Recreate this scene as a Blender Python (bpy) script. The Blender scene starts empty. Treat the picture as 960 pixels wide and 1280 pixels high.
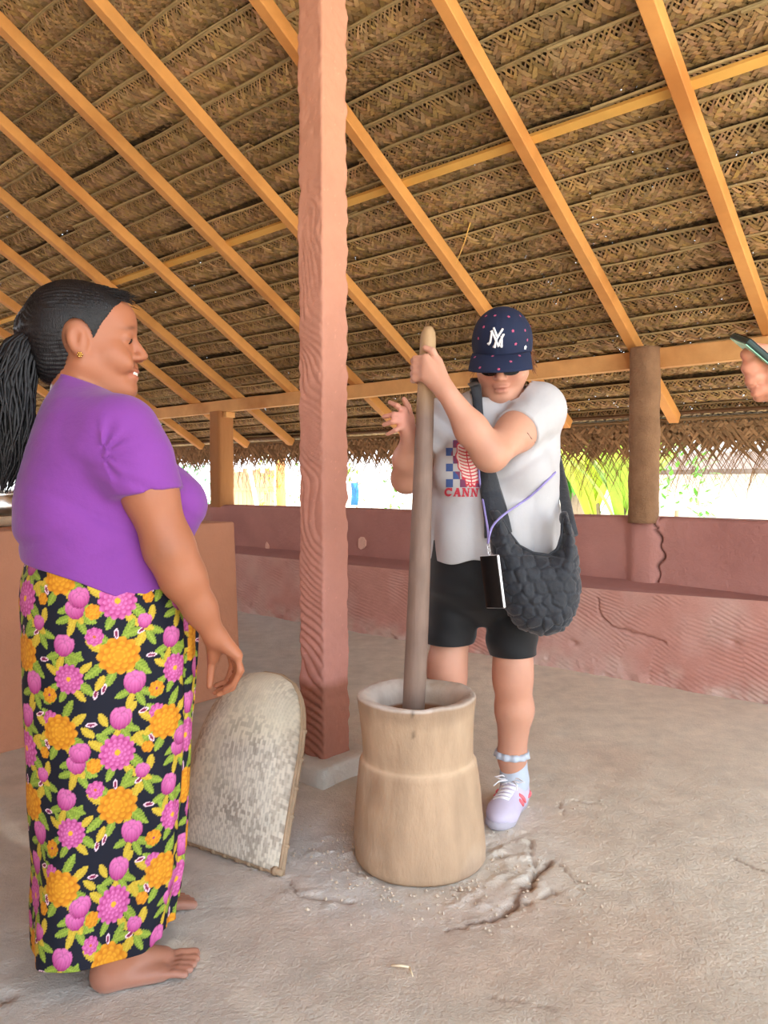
import bpy, bmesh, math, random
import numpy as np
from mathutils import Vector, Matrix, noise

rng = np.random.default_rng(7)
random.seed(7)
scene = bpy.context.scene
COL = scene.collection

# ------------------------------------------------------------------ camera
F_PX, IMG_W, IMG_H = 960.0, 960, 1280
CAM_H = 1.10
PITCH = math.atan(35 / 960)
cam_d = bpy.data.cameras.new('camera')
cam_d.sensor_fit = 'VERTICAL'
cam_d.sensor_height = 36.0
cam_d.lens = 36.0 * F_PX / IMG_H
cam_d.clip_end = 300
cam = bpy.data.objects.new('camera', cam_d)
cam.location = (0, 0, CAM_H)
cam.rotation_euler = (math.pi / 2 - PITCH, 0, 0)
COL.objects.link(cam)
scene.camera = cam

# ------------------------------------------------------------------ light
scene.view_settings.view_transform = 'Standard'
scene.view_settings.look = 'None'
scene.view_settings.exposure = 1.5
scene.view_settings.gamma = 1.0
scene.view_settings.use_curve_mapping = False
world = bpy.data.worlds.new('bright_sky')
scene.world = world
world.use_nodes = True
wn = world.node_tree
bgn = wn.nodes['Background']
wtc = wn.nodes.new('ShaderNodeTexCoord')
wsep = wn.nodes.new('ShaderNodeSeparateXYZ')
wramp = wn.nodes.new('ShaderNodeValToRGB')
wn.links.new(wtc.outputs['Generated'], wsep.inputs[0])
wn.links.new(wsep.outputs['Z'], wramp.inputs[0])
wramp.color_ramp.elements[0].position = 0.0
wramp.color_ramp.elements[0].color = (0.93, 0.97, 1.0, 1)
wramp.color_ramp.elements[1].position = 0.7
wramp.color_ramp.elements[1].color = (0.62, 0.80, 1.0, 1)
wn.links.new(wramp.outputs[0], bgn.inputs['Color'])
bgn.inputs['Strength'].default_value = 1.9
sun_d = bpy.data.lights.new('sun', 'SUN')
sun_d.energy = 4.0
sun_d.color = (1.0, 0.93, 0.82)
sun_d.angle = math.radians(1.0)
sun = bpy.data.objects.new('sun', sun_d)
sun.rotation_euler = Vector((-0.75 * 0.30 - 0.66 * 0.06, 0.66 * 0.30 - 0.75 * 0.06, -0.95)).to_track_quat('-Z', 'Y').to_euler()   # high, over the open gable end
COL.objects.link(sun)

scene.cycles.max_bounces = 8
scene.cycles.diffuse_bounces = 6
scene.cycles.glossy_bounces = 3
scene.cycles.transparent_max_bounces = 4
scene.cycles.caustics_reflective = False
scene.cycles.caustics_refractive = False
scene.cycles.sample_clamp_indirect = 6.0

# ------------------------------------------------------------------ frames of reference
CF = np.array([0, math.cos(PITCH), -math.sin(PITCH)])
CU = np.array([0, math.sin(PITCH), math.cos(PITCH)])
CC = np.array([0, 0, CAM_H])


def ray(x, y):
    d = CF + np.array([1.0, 0, 0]) * (x - 480) / F_PX + CU * (640 - y) / F_PX
    return d / d[1]


def W(x, y, d):
    """the point seen at pixel (x, y) at distance d in front of the camera"""
    return CC + ray(x, y) * d


def G(x, y, z=0.0):
    r = ray(x, y)
    return CC + r * ((z - CAM_H) / r[2])


WD = np.array([-0.74797, 0.66373, 0.0])     # along the back wall, to the far left
ND = np.array([0.66373, 0.74797, 0.0])      # out through the back wall


def SN(s, n, z=0.0):
    return WD * s + ND * n + np.array([0, 0, z])


WALL_N, WALL_UP_N = 4.105, 4.245
SLOPE = math.radians(31)
TAN = math.tan(SLOPE)
BEAM_LO, BEAM_HI = 1.752, 1.86
DOWN = ND * math.cos(SLOPE) + np.array([0, 0, -math.sin(SLOPE)])
UPN = ND * math.sin(SLOPE) + np.array([0, 0, math.cos(SLOPE)])


def RP(s, t, h=0.0):
    """roof coordinates: s along the eave, t down the slope measured from the beam, h out of the roof"""
    return WD * s + ND * (WALL_UP_N + 0.02) + np.array([0, 0, BEAM_HI]) + DOWN * t + UPN * h


# ------------------------------------------------------------------ object helpers
def tag(o, label=None, cat=None, group=None, kind=None):
    if label: o['label'] = label
    if cat: o['category'] = cat
    if group: o['group'] = group
    if kind: o['kind'] = kind
    return o


def empty(name, loc=(0, 0, 0), label=None, cat=None, group=None, kind=None):
    o = bpy.data.objects.new(name, None)
    o.empty_display_size = 0.1
    o.location = loc
    COL.objects.link(o)
    return tag(o, label, cat, group, kind)


def link(name, me, mat=None, parent=None, label=None, kind=None):
    """meshes are written in world coordinates; only a thing's Empty carries a location"""
    o = bpy.data.objects.new(name, me)
    if mat is not None and not me.materials:
        me.materials.append(mat)
    COL.objects.link(o)
    if parent is not None:
        o.parent = parent
        if parent.type == 'EMPTY':
            o.matrix_parent_inverse = Matrix.Translation(-Vector(parent.location))
    if label: o['label'] = label
    if kind: o['kind'] = kind
    return o


def mesh_from(verts, faces, smooth=True, name='mesh', colors=None):
    me = bpy.data.meshes.new(name)
    verts = np.asarray(verts, dtype=np.float32)
    if isinstance(faces, np.ndarray) and faces.ndim == 2:
        nf, k = faces.shape
        me.vertices.add(len(verts))
        me.vertices.foreach_set('co', verts.ravel())
        me.loops.add(nf * k)
        me.loops.foreach_set('vertex_index', faces.astype(np.int32).ravel())
        me.polygons.add(nf)
        me.polygons.foreach_set('loop_start', np.arange(0, nf * k, k, dtype=np.int32))
        me.polygons.foreach_set('loop_total', np.full(nf, k, dtype=np.int32))
        me.update(calc_edges=True)
    else:
        me.from_pydata([tuple(map(float, v)) for v in verts], [], [tuple(int(i) for i in f) for f in faces])
    me.validate()
    if smooth:
        me.polygons.foreach_set('use_smooth', np.ones(len(me.polygons), dtype=bool))
    if colors is not None and len(me.vertices) == len(verts):
        a = me.color_attributes.new('Col', 'FLOAT_COLOR', 'POINT')
        c = np.ones((len(verts), 4), dtype=np.float32)
        c[:, :3] = colors
        a.data.foreach_set('color', c.ravel())
    return me


class MB:
    """collects verts and faces of one part"""
    def __init__(self):
        self.v, self.f, self.c = [], [], []

    def add(self, verts, faces, col=None):
        o = len(self.v)
        self.v += [tuple(map(float, p)) for p in verts]
        self.f += [tuple(int(i) + o for i in f) for f in faces]
        if col is not None:
            self.c += [tuple(col)] * len(verts)

    def box(self, o, ax, ay, az, col=None, taper=1.0):
        """box centred at o with half-axes ax, ay, az"""
        o, ax, ay, az = map(np.asarray, (o, ax, ay, az))
        vs = [o + sx * ax * (taper if sz > 0 else 1) + sy * ay * (taper if sz > 0 else 1) + sz * az for sz in (-1, 1) for sy in (-1, 1) for sx in (-1, 1)]
        fs = [(0, 2, 3, 1), (4, 5, 7, 6), (0, 1, 5, 4), (2, 6, 7, 3), (0, 4, 6, 2), (1, 3, 7, 5)]
        if np.dot(np.cross(ax, ay), az) < 0:
            fs = [f[::-1] for f in fs]
        self.add(vs, fs, col)

    def tube(self, pts, radii, n=8, cap=True, col=None, flat=1.0):
        pts = [np.asarray(p, float) for p in pts]
        if np.isscalar(radii): radii = [radii] * len(pts)
        ref = None
        vs, fs = [], []
        for i, p in enumerate(pts):
            t = pts[min(i + 1, len(pts) - 1)] - pts[max(i - 1, 0)]
            t = t / (np.linalg.norm(t) + 1e-9)
            if ref is None:
                ref = np.array([0, 0, 1.0]) if abs(t[2]) < 0.9 else np.array([1.0, 0, 0])
            u = np.cross(ref, t); u /= np.linalg.norm(u) + 1e-9
            w = np.cross(t, u)
            ref = w
            for k in range(n):
                a = 2 * math.pi * k / n
                vs.append(p + radii[i] * (math.cos(a) * u + flat * math.sin(a) * w))
        for i in range(len(pts) - 1):
            for k in range(n):
                k2 = (k + 1) % n
                fs.append((i * n + k, i * n + k2, (i + 1) * n + k2, (i + 1) * n + k))
        if cap:
            fs.append(tuple(range(n))[::-1])
            fs.append(tuple((len(pts) - 1) * n + k for k in range(n)))
        self.add(vs, fs, col)

    def lathe(self, c, prof, n=48, wob=0.0, seed=0):
        """surface of revolution about z through c; prof is a list of (r, z)"""
        r = np.random.default_rng(seed)
        ph = r.uniform(0, 6.28, 4)
        vs, fs = [], []
        for (rr, z) in prof:
            for k in range(n):
                a = 2 * math.pi * k / n
                q = rr * (1 + wob * (math.sin(2 * a + ph[0]) + 0.6 * math.sin(3 * a + ph[1] + 3 * z) + 0.4 * math.sin(7 * a + ph[2] + 9 * z)))
                vs.append((c[0] + q * math.cos(a), c[1] + q * math.sin(a), c[2] + z))
        for i in range(len(prof) - 1):
            for k in range(n):
                k2 = (k + 1) % n
                fs.append((i * n + k, i * n + k2, (i + 1) * n + k2, (i + 1) * n + k))
        fs.append(tuple(range(n))[::-1])
        fs.append(tuple((len(prof) - 1) * n + k for k in range(n)))
        self.add(vs, fs)

    def mesh(self, smooth=False):
        return mesh_from(self.v, self.f, smooth, colors=np.array(self.c) if self.c and len(self.c) == len(self.v) else None)

    def build(self, name, mat, parent=None, smooth=False, label=None, kind=None, bevel=0.0, sub=0):
        o = link(name, self.mesh(smooth), mat, parent, label, kind)
        if bevel:
            m = o.modifiers.new('bevel', 'BEVEL'); m.width = bevel; m.segments = 2
        if sub:
            m = o.modifiers.new('sub', 'SUBSURF'); m.levels = sub; m.render_levels = sub
        return o


def grid_faces(nu, nv, wrap_u=False):
    """faces of a grid whose vertex index is j * nu + i"""
    i = np.arange(nu if wrap_u else nu - 1)
    j = np.arange(nv - 1)
    I, J = np.meshgrid(i, j)
    I, J = I.ravel(), J.ravel()
    I2 = (I + 1) % nu
    return np.stack([J * nu + I, J * nu + I2, (J + 1) * nu + I2, (J + 1) * nu + I], 1)


# value noise for vertices (vectorised)
_perm = np.random.default_rng(3).random((64, 64, 64)).astype(np.float32)


def vnoise(p, sc=1.0, oct=1):
    p = np.asarray(p, np.float32) * sc
    out = 0
    amp, tot = 1.0, 0.0
    for _ in range(oct):
        i = np.floor(p).astype(int)
        f = p - i
        f = f * f * (3 - 2 * f)
        i0, i1 = i % 64, (i + 1) % 64
        def g(a, b, c): return _perm[a[..., 0], b[..., 1], c[..., 2]]
        x, y, z = f[..., 0], f[..., 1], f[..., 2]
        v = ((g(i0, i0, i0) * (1 - x) + g(i1, i0, i0) * x) * (1 - y) + (g(i0, i1, i0) * (1 - x) + g(i1, i1, i0) * x) * y) * (1 - z) + \
            ((g(i0, i0, i1) * (1 - x) + g(i1, i0, i1) * x) * (1 - y) + (g(i0, i1, i1) * (1 - x) + g(i1, i1, i1) * x) * y) * z
        out = out + amp * (v - 0.5) * 2
        tot += amp
        amp *= 0.5
        p = p * 2.03 + 11.7
    return out / tot


def srgb(r, g, b):
    f = lambda c: (c / 255 / 12.92) if c / 255 <= 0.04045 else ((c / 255 + 0.055) / 1.055) ** 2.4
    return (f(r), f(g), f(b))


# ------------------------------------------------------------------ materials
def mk(name, col, rough=0.85, var=0.12, vs=6.0, bump=0.0, bs=60.0, attr=False, col2=None, ramp=(0.42, 0.6), rnd=0.0, spec=0.3, stretch=None, bump2=0.0, bs2=8.0, metal=0.0, sss=0.0, sheen=0.0):
    m = bpy.data.materials.new(name)
    m.use_nodes = True
    nt = m.node_tree
    N, L = nt.nodes, nt.links
    b = N['Principled BSDF']
    b.inputs['Roughness'].default_value = rough
    b.inputs['Specular IOR Level'].default_value = spec
    b.inputs['Metallic'].default_value = metal
    if sss:
        b.inputs['Subsurface Weight'].default_value = sss
        b.inputs['Subsurface Radius'].default_value = (1.0, 0.35, 0.2)
        b.inputs['Subsurface Scale'].default_value = 0.008
    if sheen:
        b.inputs['Sheen Weight'].default_value = sheen
    tc = N.new('ShaderNodeTexCoord')
    mp = N.new('ShaderNodeMapping')
    if stretch: mp.inputs['Scale'].default_value = stretch
    L.new(tc.outputs['Object'], mp.inputs[0])
    if attr:
        a = N.new('ShaderNodeAttribute'); a.attribute_name = 'Col'
        cur = a.outputs['Color']
    else:
        c = N.new('ShaderNodeRGB'); c.outputs[0].default_value = (*col, 1)
        cur = c.outputs[0]
    if col2 is not None:
        n2 = N.new('ShaderNodeTexNoise'); n2.inputs['Scale'].default_value = vs * 0.6; n2.inputs['Detail'].default_value = 5
        L.new(mp.outputs[0], n2.inputs['Vector'])
        r2 = N.new('ShaderNodeMapRange'); r2.inputs['From Min'].default_value = ramp[0]; r2.inputs['From Max'].default_value = ramp[1]
        L.new(n2.outputs['Fac'], r2.inputs['Value'])
        mx = N.new('ShaderNodeMix'); mx.data_type = 'RGBA'
        L.new(r2.outputs[0], mx.inputs['Factor']); L.new(cur, mx.inputs['A']); mx.inputs['B'].default_value = (*col2, 1)
        cur = mx.outputs['Result']
    if var:
        n1 = N.new('ShaderNodeTexNoise'); n1.inputs['Scale'].default_value = vs; n1.inputs['Detail'].default_value = 6; n1.inputs['Roughness'].default_value = 0.65
        L.new(mp.outputs[0], n1.inputs['Vector'])
        r1 = N.new('ShaderNodeMapRange'); r1.inputs['From Min'].default_value = 0.25; r1.inputs['From Max'].default_value = 0.75
        r1.inputs['To Min'].default_value = 1 - var; r1.inputs['To Max'].default_value = 1 + var
        L.new(n1.outputs['Fac'], r1.inputs['Value'])
        m1 = N.new('ShaderNodeVectorMath'); m1.operation = 'SCALE'
        L.new(cur, m1.inputs[0]); L.new(r1.outputs[0], m1.inputs['Scale'])
        cur = m1.outputs[0]
    if rnd:
        oi = N.new('ShaderNodeObjectInfo')
        r3 = N.new('ShaderNodeMapRange'); r3.inputs['To Min'].default_value = 1 - rnd; r3.inputs['To Max'].default_value = 1 + rnd
        L.new(oi.outputs['Random'], r3.inputs['Value'])
        m3 = N.new('ShaderNodeVectorMath'); m3.operation = 'SCALE'
        L.new(cur, m3.inputs[0]); L.new(r3.outputs[0], m3.inputs['Scale'])
        cur = m3.outputs[0]
    L.new(cur, b.inputs['Base Color'])
    last = None
    for st, sc in ((bump2, bs2), (bump, bs)):
        if st:
            nb = N.new('ShaderNodeTexNoise'); nb.inputs['Scale'].default_value = sc; nb.inputs['Detail'].default_value = 5; nb.inputs['Roughness'].default_value = 0.6
            L.new(mp.outputs[0], nb.inputs['Vector'])
            bp = N.new('ShaderNodeBump'); bp.inputs['Strength'].default_value = st; bp.inputs['Distance'].default_value = 0.6 / sc
            L.new(nb.outputs['Fac'], bp.inputs['Height'])
            if last is not None: L.new(last, bp.inputs['Normal'])
            last = bp.outputs[0]
    if last is not None: L.new(last, b.inputs['Normal'])
    return m


M = {}
M['floor'] = mk('packed_earth', (0.4, 0.3, 0.2), 0.95, 0.14, 12.0, 0.8, 190, attr=True, bump2=0.6, bs2=75)
M['clay'] = mk('pink_clay', srgb(196, 148, 138), 0.92, 0.08, 7.0, 0.4, 90, bump2=0.2, bs2=20, attr=True)
M['clay_top'] = mk('smooth_red_clay', srgb(176, 128, 120), 0.9, 0.08, 5.0, 0.3, 90, bump2=0.25, bs2=14, attr=True)
M['clay_plain'] = mk('plain_clay', srgb(180, 132, 122), 0.9, 0.1, 4.0, 0.2, 60)
M['clay_ledge'] = mk('ledge_clay', srgb(158, 112, 106), 0.85, 0.1, 6.0, 0.2, 60)
M['pillar'] = mk('pillar_clay', srgb(204, 132, 108), 0.92, 0.07, 7.0, 0.3, 90, attr=True)
M['counter'] = mk('brown_clay', srgb(180, 126, 98), 0.9, 0.10, 3.0, 0.25, 50, bump2=0.2, bs2=6)
M['cement'] = mk('cement', srgb(196, 190, 180), 0.95, 0.12, 10, 0.4, 50, bump2=0.3, bs2=14)
M['rafter'] = mk('orange_timber', srgb(214, 152, 84), 0.7, 0.16, 3.0, 0.12, 40, rnd=0.08, stretch=(1, 1, 1), col2=srgb(190, 124, 62), ramp=(0.5, 0.72))
M['beam'] = mk('pale_timber', srgb(214, 160, 100), 0.75, 0.14, 4.0, 0.15, 40, col2=srgb(186, 128, 72), ramp=(0.5, 0.7))
M['batten'] = mk('yellow_batten', srgb(222, 172, 88), 0.75, 0.12, 4.0, 0.1, 50)
M['post'] = mk('rough_brown_post', srgb(142, 108, 80), 0.95, 0.2, 12, 0.8, 120, bump2=0.5, bs2=30)
M['post_wood'] = mk('brown_post_wood', srgb(164, 112, 68), 0.85, 0.14, 9, 0.3, 60, stretch=(1, 1, 0.15))
M['thatch'] = mk('dry_palm_leaf', (0.3, 0.2, 0.1), 0.75, 0.22, 14, 0.25, 90, attr=True, rnd=0.2, spec=0.2)
M['fringe'] = mk('eave_palm_leaf', srgb(190, 150, 100), 0.8, 0.2, 12, 0.2, 90, attr=True, spec=0.2)
M['mortar'] = mk('worn_pale_wood', srgb(206, 172, 136), 0.85, 0.16, 9, 0.4, 70, attr=True, stretch=(1, 1, 0.35), bump2=0.12, bs2=10)
M['pestle'] = mk('grey_brown_pole', srgb(120, 100, 88), 0.6, 0.2, 10, 0.2, 80, stretch=(1, 1, 0.08), attr=True)
M['tray_rim'] = mk('bamboo_rim', srgb(170, 145, 118), 0.8, 0.2, 20, 0.4, 90)
M['tray'] = mk('woven_bamboo', srgb(200, 184, 158), 0.85, 0.14, 12, 0.3, 160, attr=True)
# ================================================================== FLOOR
def spaced(a, b, c, d, fine, coarse):
    return np.unique(np.concatenate([np.arange(a, b, coarse), np.arange(b, c, fine), np.arange(c, d + coarse, coarse)]).round(4))


MORTAR_C = np.array([0.107, 2.24, 0.0])


def seg_dist(P, pts):
    best = np.full(len(P), 9.0)
    for a, b in zip(pts[:-1], pts[1:]):
        ab = b - a
        t = np.clip(((P - a) @ ab) / (ab @ ab + 1e-9), 0, 1)
        best = np.minimum(best, np.linalg.norm(P - a - t[:, None] * ab, axis=1))
    return best


def make_floor():
    gx = spaced(-9.0, -0.95, 1.35, 5.0, 0.009, 0.12)
    gy = spaced(-6.0, 1.5, 3.1, 11.5, 0.009, 0.12)
    X, Y = np.meshgrid(gx, gy)
    P = np.stack([X.ravel(), Y.ravel()], 1)
    P3 = np.concatenate([P, np.zeros((len(P), 1))], 1)
    z = 0.006 * vnoise(P3, 2.2, 3) + 0.0022 * vnoise(P3 + 5, 17, 3)
    dm = np.linalg.norm(P - MORTAR_C[:2], axis=1)
    crumb = np.exp(-((dm - 0.26) / 0.16) ** 2) * np.clip((vnoise(P3 + 9, 3.0, 2) + 0.75), 0, 1)
    z += crumb * 0.010 * np.clip(vnoise(P3 + 2, 28, 3) - 0.05, 0, 1) * 2
    z += 0.004 * np.clip(vnoise(P3 + 31, 30, 2) - 0.25, 0, 1) * np.clip(vnoise(P3 + 17, 2.5, 2) * 2, 0, 1)
    dark = np.zeros(len(P))
    crack = [(692, 1078), (670, 1088), (662, 1106), (648, 1124), (628, 1142), (600, 1152), (560, 1160)]
    cw = [0.011, 0.009, 0.013, 0.012, 0.008, 0.005]
    jag = np.stack([vnoise(P3 + 50, 40, 2), vnoise(P3 + 80, 40, 2)], 1) * 0.012
    for (a, b, w) in zip(crack[:-1], crack[1:], cw):
        d = seg_dist(P + jag, [G(*a)[:2], G(*b)[:2]])
        z -= 0.016 * np.exp(-(d / w) ** 2) * np.clip(0.7 + vnoise(P3 + 4, 22, 1), 0.1, 1.2)
        dark = np.maximum(dark, np.exp(-(d / (w * 0.9)) ** 2))
    for line, w, dep in (([(662, 1050), (664, 1066), (668, 1088)], 0.005, 0.008), ([(700, 1003), (706, 1020)], 0.004, 0.007), ([(716, 1000), (740, 1003)], 0.005, 0.008),
                         ([(700, 1080), (720, 1100), (740, 1106)], 0.004, 0.005), ([(690, 1112), (676, 1122)], 0.005, 0.006), ([(440, 1128), (372, 1118), (362, 1100)], 0.006, 0.008),
                         ([(150, 1128), (290, 1138)], 0.003, 0.002), ([(920, 1075), (960, 1092)], 0.005, 0.006), ([(610, 1245), (700, 1262)], 0.004, 0.004)):
        d = seg_dist(P + jag * 0.7, [G(*q)[:2] for q in line])
        z -= dep * np.exp(-(d / w) ** 2)
        dark = np.maximum(dark, 0.5 * np.exp(-(d / w) ** 2))
    for c, rr in (((575, 1110), 0.012), ((660, 1128), 0.010), ((628, 1072), 0.012), ((8, 1247), 0.018), ((693, 1115), 0.009)):
        d = np.linalg.norm(P + jag * 0.5 - G(*c)[:2], axis=1)
        z -= 0.012 * np.exp(-(d / rr) ** 2)
        dark = np.maximum(dark, 0.6 * np.exp(-(d / rr) ** 2))
    # colour of the earth with the side light painted in: brighter tan right, duller grey left, flour-pale between tray and mortar
    tan_, grey, pale, soil = map(np.array, (srgb(222, 212, 194), srgb(192, 187, 179), srgb(218, 218, 216), srgb(120, 84, 62)))
    k = np.clip((P[:, 0] * 0.8 + 0.45 + 0.25 * vnoise(P3 + 3, 1.1, 3)), 0, 1)[:, None]
    c = grey * (1 - k) + tan_ * k
    dust = np.exp(-((dm - 0.30) / 0.17) ** 2) * np.clip(0.75 - (P[:, 0] - 0.1) * 1.2 + 0.5 * vnoise(P3 + 60, 7, 3), 0, 1)
    c = c * (1 - 0.75 * dust[:, None]) + pale * 0.75 * dust[:, None]
    red = np.clip(vnoise(P3 + 90, 1.6, 3) * 1.6 - 0.25, 0, 0.6)[:, None]
    c = c * (1 - red * 0.35) + np.array(srgb(196, 150, 120)) * red * 0.35
    c = c * (1 + 0.10 * vnoise(P3 + 7, 12, 3)[:, None])
    c = c * (1 - dark[:, None] * 0.85) + soil * dark[:, None] * 0.85
    V = np.concatenate([P, z[:, None]], 1)
    me = mesh_from(V, grid_faces(len(gx), len(gy)), colors=c)
    o = link('floor', me, M['floor'])
    tag(o, 'dry packed earth floor with cracks and crumbs round the mortar', kind='structure')


make_floor()

# loose clods broken out of the earth round the mortar: nobody could count them
mb = MB()
for i in range(420):
    a = rng.uniform(0, 6.283)
    d = 0.2 + abs(rng.normal(0, 0.10))
    p = MORTAR_C + np.array([d * math.cos(a), d * math.sin(a), 0])
    if rng.random() < 0.3:
        p = G(rng.uniform(560, 760), rng.uniform(1000, 1180))
    if np.linalg.norm(p[:2] - MORTAR_C[:2]) < 0.205 or p[0] < -0.2 and p[1] < 2.2: continue
    r = rng.uniform(0.002, 0.0065)
    vs = [p + r * np.array([x, y, z]) * rng.uniform(0.6, 1.2) + np.array([0, 0, r * 0.3]) for x, y, z in ((1, 0, 0), (0, 1, 0), (-1, 0, 0), (0, -1, 0), (0, 0, 0.9), (0, 0, -0.8))]
    mb.add(vs, [(0, 1, 4), (1, 2, 4), (2, 3, 4), (3, 0, 4), (1, 0, 5), (2, 1, 5), (3, 2, 5), (0, 3, 5)])
mb.build('earth_crumbs', mk('crumb_earth', srgb(204, 188, 168), 0.95, 0.2, 30), label='loose earth crumbs scattered round the foot of the mortar', kind='stuff')

mb = MB()
a, b, c = G(489, 1207, 0.006), G(512, 1209, 0.006), G(516, 1220, 0.006)
mb.tube([a, (a + b) / 2 + np.array([0, 0, .002]), b], [0.0025, 0.003, 0.0022], 6)
mb.tube([b, c], [0.0022, 0.0015], 6)
o = mb.build('straw_stalk', mk('straw', srgb(238, 222, 190), 0.7, 0.1), smooth=True)
tag(o, 'small bent pale straw stalk lying alone on the earth floor', 'straw')

# ================================================================== BACK WALL (upper set back, lower combed, ledge between)
def comb(P, wl=0.02, seed=0):
    """finger-combed clay: patches of parallel oblique ridges"""
    out = np.zeros(len(P))
    pid = np.floor(P[:, 0] / 0.17 + 0.6 * vnoise(np.stack([P[:, 0], P[:, 1], P[:, 0] * 0], 1) + seed, 3.0, 2)) + 17 * np.floor(P[:, 1] / 0.19 + 0.5 * vnoise(np.stack([P[:, 0], P[:, 1], P[:, 0] * 0], 1) + seed + 9, 4.0, 1))
    h = np.modf(np.abs(np.sin(pid * 12.9898 + seed) * 43758.5453))[0]
    ang = math.radians(-24) + (h - 0.5) * 0.55
    q = (P[:, 0] * np.sin(ang) + P[:, 1] * np.cos(ang))
    q = q + 0.010 * vnoise(np.stack([P[:, 0], P[:, 1], P[:, 0] * 0], 1) + seed + 3, 5, 2)
    s = 1 - np.abs(np.sin(q * math.pi / wl + h * 6)) ** 0.8
    amp = np.clip(0.65 + 1.2 * vnoise(np.stack([P[:, 0], P[:, 1], P[:, 0] * 0], 1) + seed + 33, 6, 2), 0, 1) * (h > 0.10)
    out = -amp * (s ** 1.5)
    return out


S0, S1 = -1.2, 12.5
cols = np.unique(np.concatenate([np.arange(S0, 0.6, 0.014), np.arange(0.6, 3.6, 0.0062), np.arange(3.6, S1, 0.014)]).round(4))
# lower wall, with its ledge top
rows = np.concatenate([np.arange(-0.02, 0.515, 0.0056), [0.517, 0.519]])
SS, ZZ = np.meshgrid(cols, rows)
P = np.stack([SS.ravel(), ZZ.ravel()], 1)
P3 = np.stack([P[:, 0], P[:, 1], np.zeros(len(P))], 1)
cmb = comb(P, 0.0235, 1)
rel = 0.0085 * cmb + 0.007 * vnoise(P3, 7, 3)
low = np.clip(1 - P[:, 1] / 0.14, 0, 1)
rel += low * (0.016 * vnoise(P3 + 4, 11, 3) - 0.012 * np.clip(vnoise(P3 + 8, 16, 2) - 0.2, 0, 1) * 2)
rel *= np.clip((0.519 - P[:, 1]) / 0.02, 0, 1)
for (sx, sz, sr) in ((1.25, 0.29, 0.03), (2.15, 0.16, 0.03), (3.2, 0.09, 0.03), (2.75, 0.1, 0.04), (0.9, 0.1, 0.05)):
    rel -= 0.02 * np.exp(-(((P[:, 0] - sx) / sr) ** 2 + ((P[:, 1] - sz) / (sr * 0.6)) ** 2))
dcr = seg_dist(P + np.stack([vnoise(P3 + 5, 30, 2), vnoise(P3 + 6, 30, 2)], 1) * 0.01, [np.array(q) for q in ((2.0, 0.46), (1.98, 0.34), (1.92, 0.29), (1.75, 0.27), (1.6, 0.24))])
rel -= 0.012 * np.exp(-(dcr / 0.007) ** 2)
V = WD * P[:, :1] + ND * (WALL_N - rel)[:, None] + np.array([0, 0, 1.0]) * P[:, 1:]
# ledge: rows running back to the upper wall
tl_ = np.clip((cols - 1.0) / 0.9, 0, 1)
# the worn ledge slopes more and more towards the left
V2 = V.reshape(len(rows), len(cols), 3)
shift = np.clip((P[:, 1].reshape(len(rows), -1) - 0.36) / 0.16, 0, 1)
V2[:, :, 2] -= shift * 0.022 * tl_[None, :]
V = V2.reshape(-1, 3)
top = []
for k, (nn, dz) in enumerate(((WALL_N + 0.010, 0.010), (WALL_N + 0.035, 0.020), (WALL_N + 0.08, 0.040), (WALL_UP_N + 0.03, 0.058))):
    zz = 0.521 + (dz - 0.022) * tl_ + 0.003 * vnoise(np.stack([cols, cols * 0 + k, cols * 0], 1), 3, 2)
    top.append(WD * cols[:, None] + ND * nn + np.array([0, 0, 1.0]) * zz[:, None])
nlow = len(V)
base_c, pale_c, dark_c = map(np.array, (srgb(198, 146, 134), srgb(214, 188, 178), srgb(140, 92, 80)))
kk = np.clip(vnoise(P3 + 14, 3.2, 3) * 1.2 + 0.15 + 0.5 * low, 0, 0.75)[:, None]
lc = base_c * (1 - kk) + (base_c * 0.45 + pale_c * 0.55) * kk
dust_ = (low * np.clip(vnoise(P3 + 24, 9, 3) * 2 + 0.3, 0, 1))[:, None]
lc = lc * (1 - 0.6 * dust_) + np.array(srgb(206, 192, 180)) * 0.6 * dust_
pit = np.clip(vnoise(P3 + 34, 13, 3) * 3.2 - 1.3, 0, 1)[:, None] * np.clip(0.25 + low, 0, 1)[:, None]
lc = lc * (1 - 0.6 * pit) + dark_c * 0.6 * pit
ck = np.exp(-(dcr / 0.006) ** 2)[:, None]
lc = lc * (1 - 0.6 * ck) + dark_c * 0.6 * ck
rel -= 0.010 * pit[:, 0] * low
lower = link('wall_back_lower', mesh_from(V, grid_faces(len(cols), len(rows))[:, ::-1], colors=lc), M['clay'])
wall = tag(lower, 'low pink clay wall with finger-combed plaster below the ledge', kind='structure')
T = np.concatenate([V[-len(cols):]] + top)
link('ledge', mesh_from(T, grid_faces(len(cols), 5)[:, ::-1]), M['clay_ledge'], lower, label='smooth worn clay ledge along the wall')

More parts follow.
